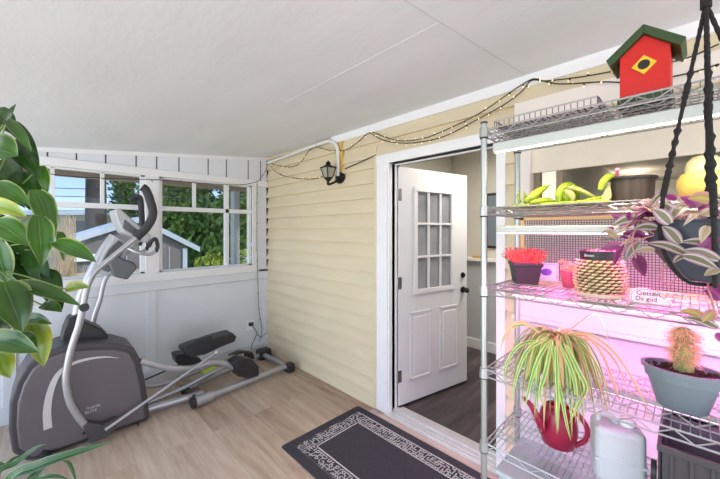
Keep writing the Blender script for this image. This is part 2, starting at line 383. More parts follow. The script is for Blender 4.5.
# house wall with clapboards (y = 0 .. .12)
def clap(mb, x0, x1, z0, z1, step=.127, proj=.028, phase=0.0, ax='y'):
    z = z0 - phase
    while z < z1 - .002:
        a, b = max(z, z0), min(z + step, z1)
        if b - a > .004:
            pb = -proj * (1 - (a - z) / step) - .004; pt = -proj * (1 - (b - z) / step) - .004
            if ax == 'y': mb.prism([(x0, 0.02, a), (x0, pb, a), (x0, pt, b), (x0, .02, b)], (x1 - x0, 0, 0))
            else: mb.prism([(-.02, x0, a), (-pb, x0, a), (-pt, x0, b), (-.02, x0, b)], (0, x1 - x0, 0))
        z += step
mb = MB()
DL, DR, DT = 2.0, 2.875, 2.05          # door opening
WL, WR, WB, WT = 3.07, 4.55, 1.60, 2.14  # window opening
mb.box((-.1, .02, 0), (DL, .13, 2.5)); mb.box((DL, .02, DT), (DR, .13, 2.5)); mb.box((DR, .02, 0), (WL, .13, 2.5))
mb.box((WL, .02, 0), (WR, .13, WB)); mb.box((WL, .02, WT), (WR, .13, 2.5)); mb.box((WR, .02, 0), (5.6, .13, 2.5))
clap(mb, 0, DL - .13, .0, 2.12); clap(mb, DR + .056, 2.985, .0, 2.12)
clap(mb, 0, 5.6, 2.12, 2.40, phase=.0)
struct(mb.build('wall_back', M['siding']))
mb = MB(); clap(mb, 2.99, 5.6, 0, .97, proj=.014); struct(mb.build('wall_lower', M['panel']))  # lower siding, coloured as the LEDs light it
struct(box('trim_3', (1.28, -.035, 2.335), (5.6, 0, 2.405), M['trim']))
struct(box('trim_4', (0, -.02, 0), (DL - .14, .0, .02), M['siding']))
# door casing
struct(box('trim_18', (DL - .155, -.032, 0), (DL - .13, 0, 2.2), M['siding']))
mb = MB(); mb.box((DL - .13, -.03, 0), (DL - .015, .02, DT + .075)); mb.box((DR + .0, -.03, 0), (DR + .056, .02, DT + .075)); mb.box((DL - .13, -.032, DT), (DR + .056, .02, DT + .075))
mb.box((DL - .02, -.018, 0), (DL, .13, DT)); mb.box((DR, -.018, 0), (DR + .02, .13, DT)); mb.box((DL - .02, -.018, DT - .0), (DR + .02, .13, DT + .02))
mb.box((DL, .05, 0), (DL + .012, .07, DT)); mb.box((DR - .012, .05, 0), (DR, .07, DT)); mb.box((DL, .05, DT - .012), (DR, .07, DT))
struct(mb.build('trim_5', M['trim'], bevel=.003))
mb = MB(); mb.box((DL - .02, -.06, .0), (DR + .02, .13, .024)); mb.box((DL, .03, .02), (DR, .08, .034)); mb.box((DL - .02, -.045, .02), (DR + .02, -.03, .028)); mb.box((DL - .02, -.012, .02), (DR + .02, .0, .028))
struct(mb.build('trim_6', M['alum'], bevel=.002))
struct(box('trim_7', (1.86, -.105, 0), (5.0, -.061, .012), M['pinkboard']))

# left wall
mb = MB(); mb.box((-.1, -3.2, 0), (0, 0, 1.02)); mb.box((-.1, -3.2, 2.035), (0, 0, 2.5))
mb.box((-.1, -.15, 1.0), (0, 0, 2.1)); mb.box((-.1, -1.315, 1.0), (0, -1.2, 2.05)); mb.box((-.1, -3.2, 1), (0, -2.6, 2.1))
struct(mb.build('wall_left', M['wallwhite']))
mb = MB()                                # raised boards on the wainscot
mb.box((0, -3.2, .91), (.016, 0, 1.0)); mb.box((0, -3.2, 0), (.016, 0, .13))
for y in (-3.1, -2.25, -1.3, -.075): mb.box((0, y, .13), (.014, y + .075, .91))
struct(mb.build('trim_8', M['wallwhite'], bevel=.002))
mb = MB(); mb.box((0, -3.2, 1.0), (.035, -.14, 1.085)); mb.box((0, -3.2, 2.035), (.03, 0, 2.105)); mb.box((0, -1.315, 1.08), (.03, -1.2, 2.04)); mb.box((0, -.22, 1.08), (.02, -.15, 2.04))
struct(mb.build('trim_9', M['white'], bevel=.003))
mb = MB(); y = -3.2; k = 0               # frieze boards with gaps above the header
for g in [-2.74, -2.45, -2.16, -2.0, -1.82, -1.62, -1.39, -1.22, -1.02, -.73, -.53, -.27, -.11, .0]:
    zt = lambda q: cz(q) - .004
    mb.prism([(0.0, y + .006, 2.10), (0.0, g - .006, 2.10), (0.0, g - .006, zt(g)), (0.0, y + .006, zt(y))], (.012, 0, 0)); y = g
struct(mb.build('trim_10', M['wallwhite']))
mb = MB()
for g in (-2.16, -2.0, -1.82, -1.62, -1.39, -1.22, -1.02, -.73, -.53, -.27, -.11): mb.box((0, g - .0055, 2.108), (.0105, g + .0055, cz(g) - .036))
struct(mb.build('frieze_gap_shade', M['housedark']))  # dark strips painting the shade inside the frieze gaps
mb = MB(); mb.box((0, -3.2, .997), (.0175, 0, 1.001)); mb.box((0, -3.2, .906), (.0155, -.0, .911)); struct(mb.build('sill_gap_shade', M['hinge']))  # thin dark strips standing in for shadow lines below sill and rail
mb = MB(); mb.prism([(0, 0, cz(0) - .035), (0, -3.2, cz(-3.2) - .035), (0, -3.2, cz(-3.2)), (0, 0, cz(0))], (.022, 0, 0)); struct(mb.build('trim_11', M['white']))
mb = MB(); clap(mb, -.15, 0, 1.02, 2.03, ax='x', proj=.01); struct(mb.build('trim_12', M['wallwhite']))
struct(box('trim_13', (0.0, -.030, 0), (.012, -.0, 2.37), M['cord']))   # dark seam in the corner

def window(n, y0, y1, mull, fulls):
    f = MB(); xa, xb = -.06, -.012
    f.box((xa, y0, 1.06), (xb, y0 + .035, 2.04)); f.box((xa, y1 - .035, 1.06), (xb, y1, 2.04))
    f.box((xa, y0, 1.06), (xb, y1, 1.10)); f.box((xa, y0, 2.02), (xb, y1, 2.04)); f.box((xa, y0, 1.70), (.0, y1, 1.745))
    for q in mull: f.box((xa, q - .014, 1.74), (xb, q + .014, 2.03))
    for q in fulls: f.box((xa, q - .02, 1.08), (.0, q + .02, 2.03))
    o = struct(f.build('window_%d' % n, M['white'], bevel=.002)); g = box('pane', (-.04, y0, 1.08), (-.036, y1, 2.03), M['winglass'], o)
    return o
window(1, -2.6, -1.315, (-2.31, -1.97, -1.64), ())
window(2, -1.2, -.22, (-.86,), (-.515,))

# window in the house wall, its shade, casing and screen
mb = MB(); mb.box((2.995, -.03, .97), (WL, .02, 2.25)); mb.box((2.985, -.034, 2.13), (WR + .1, .02, 2.255)); mb.box((2.995, -.05, .985), (WR + .1, .02, 1.15)); mb.box((WR, -.03, .97), (WR + .1, .02, 2.2))
mb.box((2.98, -.06, .985), (WR + .12, .0, 1.01)); mb.box((3.0, -.056, 1.13), (WR + .1, -.03, 1.15))
f = struct(mb.build('window_3', M['casing'], bevel=.003))
mb = MB(); mb.box((WL, .04, 1.61), (WL + .03, .09, 2.14)); mb.box((WR - .03, .04, 1.61), (WR, .09, 2.14)); mb.box((WL, .04, 1.60), (WR, .09, 1.63)); mb.box((3.185, .045, 1.61), (3.215, .085, 2.14)); mb.box((3.98, .045, 1.61), (4.01, .085, 2.14))
mb.build('sash', M['soffit'], f)
box('lower_panel', (WL - .01, -.02, 1.14), (WR + .01, .019, 1.61), M['casing'], f); box('pane', (WL, .062, 1.60), (WR, .066, 2.13), M['winglass'], f)
mb = MB(); mb.box((WL, .0, 1.85), (WR, .008, 2.14)); mb.box((WL, -.006, 1.835), (WR, .014, 1.86)); mb.build('roller_shade', M['shade'], f)

# interior room behind
mb = MB(); mb.box((1.35, .13, 0), (1.45, 2.05, 2.55)); mb.box((1.45, 1.95, 0), (2.75, 2.05, 2.55)); mb.box((2.65, 2.05, 0), (2.75, 7.1, 2.55)); 
mb.box((5.5, .13, 0), (5.6, 7.1, 2.55))
mb.box((2.65, 7.0, 0), (4.0, 7.1, 2.55)); mb.box((5.1, 7.0, 0), (5.6, 7.1, 2.55)); mb.box((4.0, 7.0, 0), (5.1, 7.1, 1.5)); mb.box((4.0, 7.0, 2.1), (5.1, 7.1, 2.55))
struct(mb.build('wall_interior', M['beige']))
struct(box('ceiling', (1.3, .13, 2.52), (5.6, 7.1, 2.6), M['beige']))
mb = MB(); mb.box((1.45, 1.86, 0), (2.75, 1.95, 1.12)); struct(mb.build('wall_half', M['greywall']))
struct(box('trim_14', (1.45, 1.80, 1.12), (2.75, 1.95, 1.155), M['trim'], bevel=.004))
struct(box('baseboard_back', (1.45, 1.835, .02), (2.75, 1.86, .14), M['trim'], bevel=.004))

# recessed lights
for i, (x, y, lb) in enumerate(((3.04, 5.24, 'round recessed ceiling lamp seen through the house window, nearer the glass'), (3.00, 6.0, 'round recessed ceiling lamp seen through the house window, deeper in the room'))):
    t = thing('ceiling_lamp', lb, 'lamp', (x, y, 2.51), 'recessed lamps inside the house')
    MB().lathe([(.075, 0), (.095, 0), (.095, .012), (.075, .012)], (x, y, 2.508), 24).build('lamp_rim', M['trim'], t)
    MB().lathe([(.0, 0), (.075, 0)], (x, y, 2.512), 24).build('diffuser', M['ledw'], t)
    light('recessed_light', 'POINT', (x, y, 2.35), 6, (1, .85, .65), shadow_soft_size=.08)

t = thing('picture_frame', 'dark framed picture on the wall inside the house, right of the open door', 'picture', (1.98, 1.94, 1.6))
mb = MB(); mb.box((1.93, 1.925, 1.28), (2.35, 1.95, 1.96)); mb.build('frame', M['black'], t, bevel=.004)
box('picture', (1.955, 1.92, 1.31), (2.325, 1.926, 1.93), M['oval'], t)
t = box('book', (1.80, 1.82, 1.156), (1.95, 1.93, 1.185), M['gold'], bevel=.002); tag(t, 'small ochre and dark box lying on the white ledge inside the doorway', 'box')

# ================================================================== DOOR
HX, HYY = 2.012, .085
ang = math.radians(78.5)
def dloc(a, b, z): # a along the door, b out of its visible face
    d = Vector((math.cos(ang), math.sin(ang), 0)); nrm = Vector((math.sin(ang), -math.cos(ang), 0)); return Vector((HX, HYY, 0)) + d * a + nrm * b + Vector((0, 0, z))
DM = Matrix(((math.cos(ang), math.sin(ang), 0, HX), (math.sin(ang), -math.cos(ang), 0, HYY), (0, 0, 1, 0), (0, 0, 0, 1)))
def dbox(mb, a0, a1, b0, b1, z0, z1): return mb.box((a0, b0, z0), (a1, b1, z1), DM)
LW = .868; door = struct(thing('door_1', None, None, (HX, HYY, 0)))
GA0, GA1, GZ0, GZ1 = .20, .65, .98, 1.85
mb = MB()
dbox(mb, .0, GA0, -.04, 0, .035, 2.035); dbox(mb, GA1, LW, -.04, 0, .035, 2.035); dbox(mb, GA0, GA1, -.04, 0, .035, GZ0); dbox(mb, GA0, GA1, -.04, 0, GZ1, 2.035)
for a0, a1 in ((.125, .375), (.485, .735)):      # raised lower panels
    dbox(mb, a0, a1, 0, .004, .22, .80)
    dbox(mb, a0 + .0, a0 + .02, 0, .009, .22, .80); dbox(mb, a1 - .02, a1, 0, .009, .22, .80); dbox(mb, a0, a1, 0, .009, .22, .24); dbox(mb, a0, a1, 0, .009, .78, .80)
    dbox(mb, a0 + .045, a1 - .045, 0, .009, .265, .755)
mb.build('leaf', M['doorwhite'], door, bevel=.0025)
mb = MB()
for a0, a1, z0, z1 in ((GA0 - .03, GA1 + .03, GZ0 - .03, GZ0 + .01), (GA0 - .03, GA1 + .03, GZ1 - .01, GZ1 + .03), (GA0 - .03, GA0 + .01, GZ0, GZ1), (GA1 - .01, GA1 + .03, GZ0, GZ1)): dbox(mb, a0, a1, -.002, .012, z0, z1)
for k in (1, 2):
    a = GA0 + (GA1 - GA0) * k / 3; dbox(mb, a - .009, a + .009, -.01, .006, GZ0, GZ1); z = GZ0 + (GZ1 - GZ0) * k / 3; dbox(mb, GA0, GA1, -.01, .006, z - .009, z + .009)
mb.build('glazing_bars', M['doorwhite'], door, bevel=.002)
mb = MB(); dbox(mb, GA0, GA1, -.024, -.016, GZ0, GZ1); mb.build('pane', M['doorglass'], door)
mb = MB(); dbox(mb, 0, LW, -.045, .004, .026, .036); mb.build('sweep', M['black'], door)
for z in (.28, 1.06, 1.80):
    mb = MB(); mb.tube([(DL + .010, .078, z - .05), (DL + .010, .078, z + .05)], .008, 10); mb.box((DL, .08, z - .05), (DL + .003, .125, z + .05)); dbox(mb, .0, .035, 0, .003, z - .05, z + .05)
    tag(mb.build('hinge', M['hinge'], door), 'satin steel hinge')
def knobm(z, lever):
    mb = MB(); c = dloc(.80, 0, z); n_ = (dloc(.80, .01, z) - c).normalized()
    mb.tube([c, c + n_ * .012], .030 if lever else .026, 18); mb.tube([c + n_ * .01, c + n_ * (.045 if lever else .025)], .011 if lever else .014, 12)
    if lever:
        mb.ball(c + n_ * .052, .026, 14)
    return mb
knobm(.93, True).build('handle', M['iron'], door, 40); knobm(1.07, False).build('deadbolt', M['iron'], door, 40)

# ================================================================== RUG
t = thing('doormat', 'charcoal doormat with a pale fretwork border on the floor before the open door', 'mat', (1.73, -.851, 0))
RX0, RX1, RY0, RY1 = 1.73, 3.05, -.852, -.108
mb = MB(); z0, z1 = .0, .008
mb.prism([(RX0 + .01, RY0, z0), (RX1 - .01, RY0, z0), (RX1, RY0 + .01, z0), (RX1, RY1 - .01, z0), (RX1 - .01, RY1, z0), (RX0 + .02, RY1, z0), (RX0, RY1 - .02, z0), (RX0, RY0 + .01, z0)], (0, 0, z1))
mb.build('pile', M['rug'], t, bevel=.002)
mb = MB(); rr = random.Random(3)
def seg(x0, y0, x1, y1, w_=.0035):
    mb.box((min(x0, x1) - w_, min(y0, y1) - w_, z1 - .001), (max(x0, x1) + w_, max(y0, y1) + w_, z1 + .0012))
a0, a1, b0, b1 = RX0 + .075, RX1 - .075, RY0 + .075, RY1 - .07
c = .10
for (x0, x1, y0, y1) in ((a0, a1, b0, b1), (a0 + c, a1 - c, b0 + c, b1 - c)):
    seg(x0, y0, x1, y0, .0045); seg(x0, y1, x1, y1, .0045); seg(x0, y0, x0, y1, .0045); seg(x1, y0, x1, y1, .0045)
g = .02
nx = int((a1 - a0) / g); ny = int((b1 - b0) / g); gx = (a1 - a0) / nx; gy = (b1 - b0) / ny
def inb(i, j):
    x = a0 + i * gx; y = b0 + j * gy
    return not (a0 + c - .006 < x < a1 - c + .006 and b0 + c - .006 < y < b1 - c + .006)
for i in range(nx):
    for j in range(ny):
        if not inb(i + .5, j + .5): continue
        if rr.random() < .62 and inb(i + 1, j): seg(a0 + i * gx, b0 + j * gy, a0 + (i + 1) * gx, b0 + j * gy, .004)
        if rr.random() < .62 and inb(i, j + 1): seg(a0 + i * gx, b0 + j * gy, a0 + i * gx, b0 + (j + 1) * gy, .004)
tag(mb.build('border_pattern', M['rugline'], t), 'pale grey fretwork border woven into the mat')

# ================================================================== ELLIPTICAL
E_ = thing('elliptical_trainer', 'grey and silver elliptical exercise machine under the porch windows', 'exercise machine', (.5, -1.1, 0))
XS = .75
face = [on(p[0], p[1], 0, XS) for p in [(16, 452), (13, 430), (14, 405), (20, 385), (30, 368), (44, 357), (64, 350), (90, 347), (115, 347), (132, 351), (138, 362), (143, 385), (147, 408), (148, 421), (95, 439), (62, 452), (30, 462)]]
face = [Vector((XS, p.y, max(p.z, .015))) for p in face]
cy0 = sum(p.y for p in face) / len(face); cz0 = sum(p.z for p in face) / len(face)
inner = [Vector((XS, cy0 + (p.y - cy0) * .955, max(.02, cz0 + (p.z - cz0) * .94))) for p in face]
MB().prism([(XS - .045, p.y, p.z) for p in inner], (.045, 0, 0)).build('side_cover', M['housing'], E_, 30, bevel=.012, seg=3)
cy_ = sum(p.y for p in face) / len(face); cz_ = sum(p.z for p in face) / len(face)
def off(p, d):
    v = Vector((0, p.y - cy_, p.z - cz_)); v = v.normalized() * d; return Vector((0, p.y + v.y, max(p.z + v.z, .012)))
MB().prism([(.40, off(p, .022).y, off(p, .022).z) for p in face], (.325, 0, 0)).build('flywheel_housing', M['housedark'], E_, 30, bevel=.015, seg=3)
MB().prism([(.33, p.y, p.z) for p in face], (.07, 0, 0)).build('side_cover', M['housing'], E_, 30, bevel=.012)
arc = spline([on(p[0], p[1], 0, XS + .002) for p in [(48, 429), (47, 412), (50, 393), (57, 376), (68, 366), (84, 360), (104, 357), (119, 358)]], 5)
mb = MB(); k = len(arc); vs = []
for i, p in enumerate(arc):
    d = (arc[min(i + 1, k - 1)] - arc[max(i - 1, 0)]).normalized(); nn = Vector((0, -d.z, d.y)); wd = .020 * (1 - (i / (k - 1)) ** 1.5) + .001
    vs += [p + nn * wd, p - nn * wd]
mb.add(vs + [q - Vector((.004, 0, 0)) for q in vs], [(2 * i, 2 * i + 1, 2 * i + 3, 2 * i + 2) for i in range(k - 1)]); mb.build('arc_decal', M['decal'], E_)
rotx = Matrix(((0, 0, 1), (1, 0, 0), (0, 1, 0)))
text('TRAINER', .020, on(86, 410, 0, XS + .001), rotx, M['decal'], E_)
text('ELITE', .028, on(85, 414.5, 0, XS + .001), rotx, M['decal'], E_)
for p in ((44, 451), (84, 433), (138, 424)):
    c0 = on(p[0], p[1], 0, XS); MB().tube([c0 - Vector((.01, 0, 0)), c0 + Vector((.004, 0, 0))], .009, 10).build('bolt', M['black'], E_)
# boot and mast
mb = MB(); q = [on(p[0], p[1], 0, .47) for p in [(58, 348), (62, 328), (67, 316), (78, 312), (84, 319), (100, 326), (107, 333), (104, 338), (82, 346)]]
mb.prism([(.42, p.y, p.z) for p in q], (.16, 0, 0)); mb.build('mast_boot', M['black'], E_, 30, bevel=.012)
m1 = [on(p[0], p[1], 0, .49) for p in [(76, 322), (80, 300), (90, 276), (104, 250), (114, 236)]]
mb = MB(); mb.tube(spline(m1, 4), .034, 14); mb.build('mast', M['silver'], E_, 40)
mb = MB(); q = [on(p[0], p[1], 0, .45) for p in [(92, 272), (103, 250), (114, 236), (128, 246), (122, 258), (108, 275)]]
mb.prism([(.43, p.y, p.z) for p in q], (.12, 0, 0)); mb.build('console_neck', M['console'], E_, 30, bevel=.01)
mb = MB(); q = [on(p[0], p[1], 0, .53) for p in [(98, 268), (108, 250), (118, 240), (126, 247), (119, 258), (108, 272)]]
mb.prism([(.54, p.y, p.z) for p in q], (.02, 0, 0)); mb.build('neck_panel', M['condark'], E_, 30, bevel=.004)
mb = MB(); q = [on(p[0], p[1], 0, .45) for p in [(111, 211), (116, 209), (147, 236), (143, 243), (120, 233), (114, 222)]]
mb.prism([(.32, p.y, p.z) for p in q], (.30, 0, 0)); mb.build('console', M['console'], E_, 30, bevel=.012)
mb = MB(); q = [on(p[0], p[1], 0, .60) for p in [(124, 219), (142, 234), (139, 239), (122, 228)]]
mb.prism([(.605, p.y, p.z) for p in q], (.018, 0, 0)); mb.build('display', M['condark'], E_, 30, bevel=.004)
mb = MB(); q = [on(p[0], p[1], 0, .55) for p in [(107, 262), (116, 256), (133, 262), (136, 267), (126, 279), (113, 276)]]
mb.prism([(.50, p.y, p.z) for p in q], (.12, 0, 0)); mb.build('bottle_holder', M['condark'], E_, 30, bevel=.012)
for xx, s in ((.62, 0), (.28, 1)):
    pts = [on(p[0], p[1], 0, .6) for p in [(114, 242), (125, 246), (136, 252), (149, 254), (155, 251)]]
    pts = [Vector((.46 + (xx - .46) * min(1, i / 2), p.y, p.z)) for i, p in enumerate(pts)]
    h = MB().tube(spline(pts, 5), .014, 10).build('fixed_handlebar', M['silver'], E_, 40)
    pts = [on(p[0], p[1], 0, .6) for p in [(155, 252), (157, 246), (155, 239), (151, 241), (148, 247)]]
    MB().tube(spline([Vector((xx, p.y, p.z)) for p in pts], 5), .015, 10).build('grip', M['grip'], h, 40)
def swing_arm(X, px_low, px_up, grip_px, r):
    a = spline([on(p[0], p[1], 0, X) for p in px_low], 6); arm = MB().tube(a, r, 12).build('swing_arm', M['silver'], E_, 40)
    MB().tube(spline([on(p[0], p[1], 0, X) for p in px_up], 5), r * .92, 12).build('upper_tube', M['silver'], arm, 40)
    MB().tube(spline([on(p[0], p[1], 0, X) for p in grip_px], 6), r * 1.45, 12).build('grip', M['grip'], arm, 40)
    j = on(84, 307, 0, X); 
    MB().tube([j - Vector((.03, 0, 0)), j + Vector((.025, 0, 0))], .028, 14).build('pivot_cap', M['black'], arm, 40)
swing_arm(.80, [(90, 430), (80, 419), (70, 402), (66, 380), (69, 358), (74, 340), (79, 325), (83, 307)], [(83, 307), (87, 288), (94, 273), (110, 259), (126, 246), (138, 236)], [(136, 238), (147, 227), (153, 214), (150, 200), (146, 190), (142, 187)], .021)
FX = .14
fa = [on(p[0], p[1], 0, FX) for p in [(97, 365), (92, 340), (94, 318), (100, 300)]]
a_ = MB().tube(spline(fa, 5), .021, 10).build('swing_arm', M['silver'], E_, 40)
fu = [on(p[0], p[1], 0, FX) for p in [(100, 300), (105, 280), (118, 262), (132, 246), (140, 236)]]
MB().tube(spline(fu, 5), .019, 10).build('upper_tube', M['silver'], a_, 40)
fg = [on(p[0], p[1], 0, FX) for p in [(139, 238), (142, 228), (141.5, 212), (140, 198), (134, 198), (131, 202)]]
MB().tube(spline(fg, 6), .024, 10).build('grip', M['grip'], a_, 40)
# crank bracket
q = [on(p[0], p[1], 0, .80) for p in [(82, 425), (88, 421), (103, 424), (117, 417), (116, 427), (105, 437), (90, 442)]]
MB().prism([(.77, p.y, p.z) for p in q], (.055, 0, 0)).build('pivot_bracket', M['housedark'], E_, 30, bevel=.006)
rod = [on(105, 430, 0, .83), on(217, 352, 0, .76)]
MB().tube([rod[0], rod[1]], .012, 10).build('link_rod', M['silver'], E_, 40)
MB().ball(rod[1], .024, 12).build('rod_joint', M['silver'], E_, 40)
def pedal_arm(X, pts, r=.026): MB().tube(spline([on(p[0], p[1], 0, X) for p in pts], 5), r, 12).build('pedal_arm', M['silver'], E_, 40)
pedal_arm(.70, [(140, 361), (153, 364), (170, 368), (192, 368), (208, 363), (222, 363), (236, 368)])
pedal_arm(.55, [(146, 404), (165, 396), (187, 386), (205, 376), (222, 368), (236, 366)], .018)
pedal_arm(.32, [(140, 386), (158, 385), (180, 378), (205, 368), (230, 358), (243, 355)], .022)
MB().tube([on(145, 380, 0, .2), on(185, 362, 0, .2)], .008, 8).build('brace_rod', M['black'], E_)
def roller(X, pxs, w_):
    q = [on(p[0], p[1], 0, X) for p in pxs]; MB().prism([(X - w_, p.y, p.z) for p in q], (w_ + .03, 0, 0)).build('roller_cover', M['black'], E_, 30, bevel=.012)
roller(.74, [(231, 362), (240, 357), (251, 359), (258, 366), (258, 375), (248, 378), (237, 376)], .10)
roller(.30, [(229, 356), (240, 351), (252, 352), (254, 358), (240, 361)], .06)
def pedal(X, pxs, w_):
    q = [on(p[0], p[1], 0, X) for p in pxs]; o = MB().prism([(X - w_, p.y, p.z) for p in q], (w_, 0, 0)).build('pedal', M['black'], E_, 30, bevel=.012); return o
p_ = pedal(.62, [(184, 349), (194, 345), (222, 336), (233, 333), (237, 337), (235, 342), (222, 347), (205, 355), (190, 357), (184, 354)], .17)
q = [on(p[0], p[1], 0, .62) for p in [(184, 347), (196, 341), (212, 335), (213, 339), (190, 350)]]
MB().prism([(.60, p.y, p.z) for p in q], (.022, 0, 0)).build('toe_guard', M['black'], p_, 30, bevel=.004)
pedal(.34, [(175, 356), (182, 354), (200, 358), (205, 364), (190, 368), (177, 364)], .15)
q = [on(p[0], p[1], 2, .12) for p in [(201, 372), (214, 367), (218, 370), (206, 376)]]
tag(MB().prism(q, (0, 0, .012)).build('strap_tag', M['lime'], E_), 'bright lime tag')
# frame rails on the floor
z = .055
RA, RB = on(205, 398, 2, z), on(286, 366, 2, z); FA, FB = on(190, 387, 2, z), on(262, 354, 2, z)
MB().tube([RA, RB], .030, 14).build('rail', M['silver'], E_, 40); MB().tube([FA, FB], .026, 14).build('rail', M['silver'], E_, 40)
MB().tube([on(148, 409, 2, .06), on(203, 393, 2, .06)], .028, 12).build('centre_beam', M['silver'], E_, 40)
MB().tube([RB + Vector((.05, .0, 0)), FB + Vector((-.03, .0, 0))], .028, 12).build('rear_crossbar', M['silver'], E_, 40)
MB().tube([RA + Vector((.0, -.06, 0)), FA + Vector((0, -.04, 0))], .026, 12).build('middle_crossbar', M['housedark'], E_, 40)
d = (RB - RA).normalized()
MB().tube([RA - d * .085, RA + d * .06], .044, 16).build('rail_socket', M['silver'], E_, 40); MB().tube([RA - d * .11, RA - d * .085], .046, 16).build('end_cap', M['black'], E_, 40)
MB().tube([FA - d * .04, FA + d * .05], .036, 16).build('rail_socket', M['silver'], E_, 40); MB().tube([FA - d * .07, FA - d * .04], .038, 16).build('end_cap', M['black'], E_, 40)
MB().box((RB.x - .02, RB.y - .02, .0), (RB.x + .075, RB.y + .07, .085)).build('rear_foot', M['black'], E_, bevel=.012)
MB().box((FB.x - .07, FB.y - .05, .0), (FB.x + .06, FB.y + .10, .11)).build('rear_foot', M['black'], E_, bevel=.02)
MB().tube([(.30, -2.02, .03), (.82, -2.02, .03)], .03, 12).build('front_stabilizer', M['black'], E_, 40)

# ================================================================== OUTLET AND CABLES, WIRES
t = thing('wall_outlet', 'white wall outlet with a black plug low on the panelled wall', 'outlet', (.0, -.25, .36))
box('cover_plate', (0, -.28, .30), (.006, -.20, .415), M['trim'], t, bevel=.002)
MB().box((.006, -.265, .355), (.04, -.215, .395)).build('plug', M['black'], t, bevel=.004)
c1 = spline([(.04, -.24, .37), (.05, -.2, .31), (.04, -.17, .25), (.05, -.20, .21), (.04, -.24, .12), (.05, -.25, .03), (.08, -.24, .01)], 6)
o = MB().tube(c1, .004, 6).build('power_cord', M['black']); tag(o, 'black power cord hanging from the wall outlet behind the exercise machine', 'cord')
c1 = spline([(.03, -.17, .25), (.04, -.12, .20), (.05, -.04, .24)], 6) 
o = MB().tube(c1, .003, 6).build('power_cord', M['black']); tag(o, 'short thin black cable looping into the wall corner near the outlet', 'cord')
def string_lights(strands, label, step, seed, bm_, nrm):
    t = thing('string_lights', label, 'string lights', strands[0][0]); rr = random.Random(seed)
    for s in strands:
        P = spline(s, 8); c = MB().tube(P, .0034, 5).build('cord', M['cord'], t)
        acc = 0
        for i in range(1, len(P)):
            acc += (P[i] - P[i - 1]).length
            if acc > step:
                acc = 0; p = P[i]; d = (nrm * .4 + Vector((rr.uniform(-.6, .6), rr.uniform(-.6, .6), rr.uniform(-1, .6)))).normalized()
                b = MB(); b.tube([p, p + d * .012], .0038, 6); b.mi = 1; b.ball(p + d * .016, .0038, 6, 1.5); b.build('bulb', [M['cord'], bm_], t)
Yp = lambda p: on(p[0], p[1], 1, -.045)
string_lights([[Yp(p) for p in [(268, 161), (276, 165), (290, 167), (300, 163), (308, 152), (316, 147), (328, 150), (345, 150), (358, 142), (370, 132.5), (385, 137), (402, 141), (425, 138), (450, 128), (480, 113), (508, 94), (520, 86), (533, 79), (545, 81), (580, 77), (615, 71), (680, 60), (719, 44)]],
               [Yp(p) for p in [(268, 163), (276, 172), (288, 177), (305, 179), (318, 178), (332, 171)]],
               [Yp(p) for p in [(370, 133), (383, 140), (400, 143), (420, 142), (445, 136), (480, 118), (505, 104), (522, 91), (533, 80), (560, 84), (600, 82), (640, 82), (690, 73), (719, 64)]]],
              'dark corded fairy lights with tiny warm bulbs draped along the top of the cream wall', .07, 5, M['bulb'], Vector((0, -1, 0)))
Xp = lambda p: on(p[0], p[1], 0, .045)
string_lights([[Xp(p) for p in [(-10, 170), (40, 173), (80, 177), (128, 179), (160, 180), (200, 183), (235, 185), (252, 183), (260, 179), (267, 168)]],
               [Xp(p) for p in [(257, 183), (257, 210), (257, 245), (258, 285), (259, 310), (262, 330), (259, 342)]]],
              'dark corded fairy lights running along the porch window header and down the white corner', .10, 8, M['bulboff'], Vector((1, 0, 0)))
a_, b_ = on(345, 169, 1, -.03), on(376, 155, 1, -.03)
o = MB().tube([a_, b_], .005, 6).build('wire', M['black']); tag(o, 'straight black wire from the wall lantern to the door casing', 'wire')
cp = [on(p[0], p[1], 1, -.05) for p in [(268, 163), (300, 151), (325, 142), (332, 142), (337, 147), (338, 158), (338, 176)]]
cp = cp[:3] + [cp[3], cp[4]] + cp[5:]
o = MB().tube(spline(cp, 6), .016, 10).build('conduit', M['white'], None, 40); tag(o, 'white conduit pipe running under the ceiling and bending down to the lantern', 'pipe')
a_, b_ = on(339, 136, 1, 0), on(345, 181, 1, 0)
o = box('wood_strip', (a_.x, -.034, b_.z), (b_.x, -.015, min(a_.z, 2.33)), M['gold']); tag(o, 'narrow ochre wooden strip on the cream wall behind the lantern', 'board')

# lantern
lc = on(341, 178, 1, -.02); t = thing('wall_lantern', 'black iron carriage lantern mounted on the cream clapboard wall', 'lantern', lc)
MB().tube([lc + Vector((0, .005, 0)), lc + Vector((0, -.025, 0))], .055, 18).build('backplate', M['iron'], t, 40)
b = lc + Vector((-.03, -.13, .0))
MB().tube(spline([lc + Vector((0, -.02, -.01)), lc + Vector((-.01, -.08, -.05)), b + Vector((0, 0, -.07)), b + Vector((0, 0, -.03))], 6), .011, 10).build('arm', M['iron'], t, 40)
MB().lathe([(.0, -.065), (.012, -.058), (.009, -.045), (.024, -.032), (.032, -.02), (.032, -.008), (.0, -.008)], b, 16).build('bottom_finial', M['iron'], t, 40)
mb = MB(); g = MB()
cs = [(-1, -1), (1, -1), (1, 1), (-1, 1)]; zb, zt2, r0, r1 = -.01, .085, .026, .050
for i, (x, y) in enumerate(cs):
    p0 = b + Vector((x * r0, y * r0, zb)); p1 = b + Vector((x * r1, y * r1, zt2)); x2, y2 = cs[(i + 1) % 4]
    q0 = b + Vector((x2 * r0, y2 * r0, zb)); q1 = b + Vector((x2 * r1, y2 * r1, zt2))
    mb.tube([p0, p1], .006, 6); mb.tube([p0, q0], .006, 6); mb.tube([p1, q1], .007, 6)
    g.prism([p0, q0, q1, p1], (b - (p0 + q0) / 2).normalized() * .003)
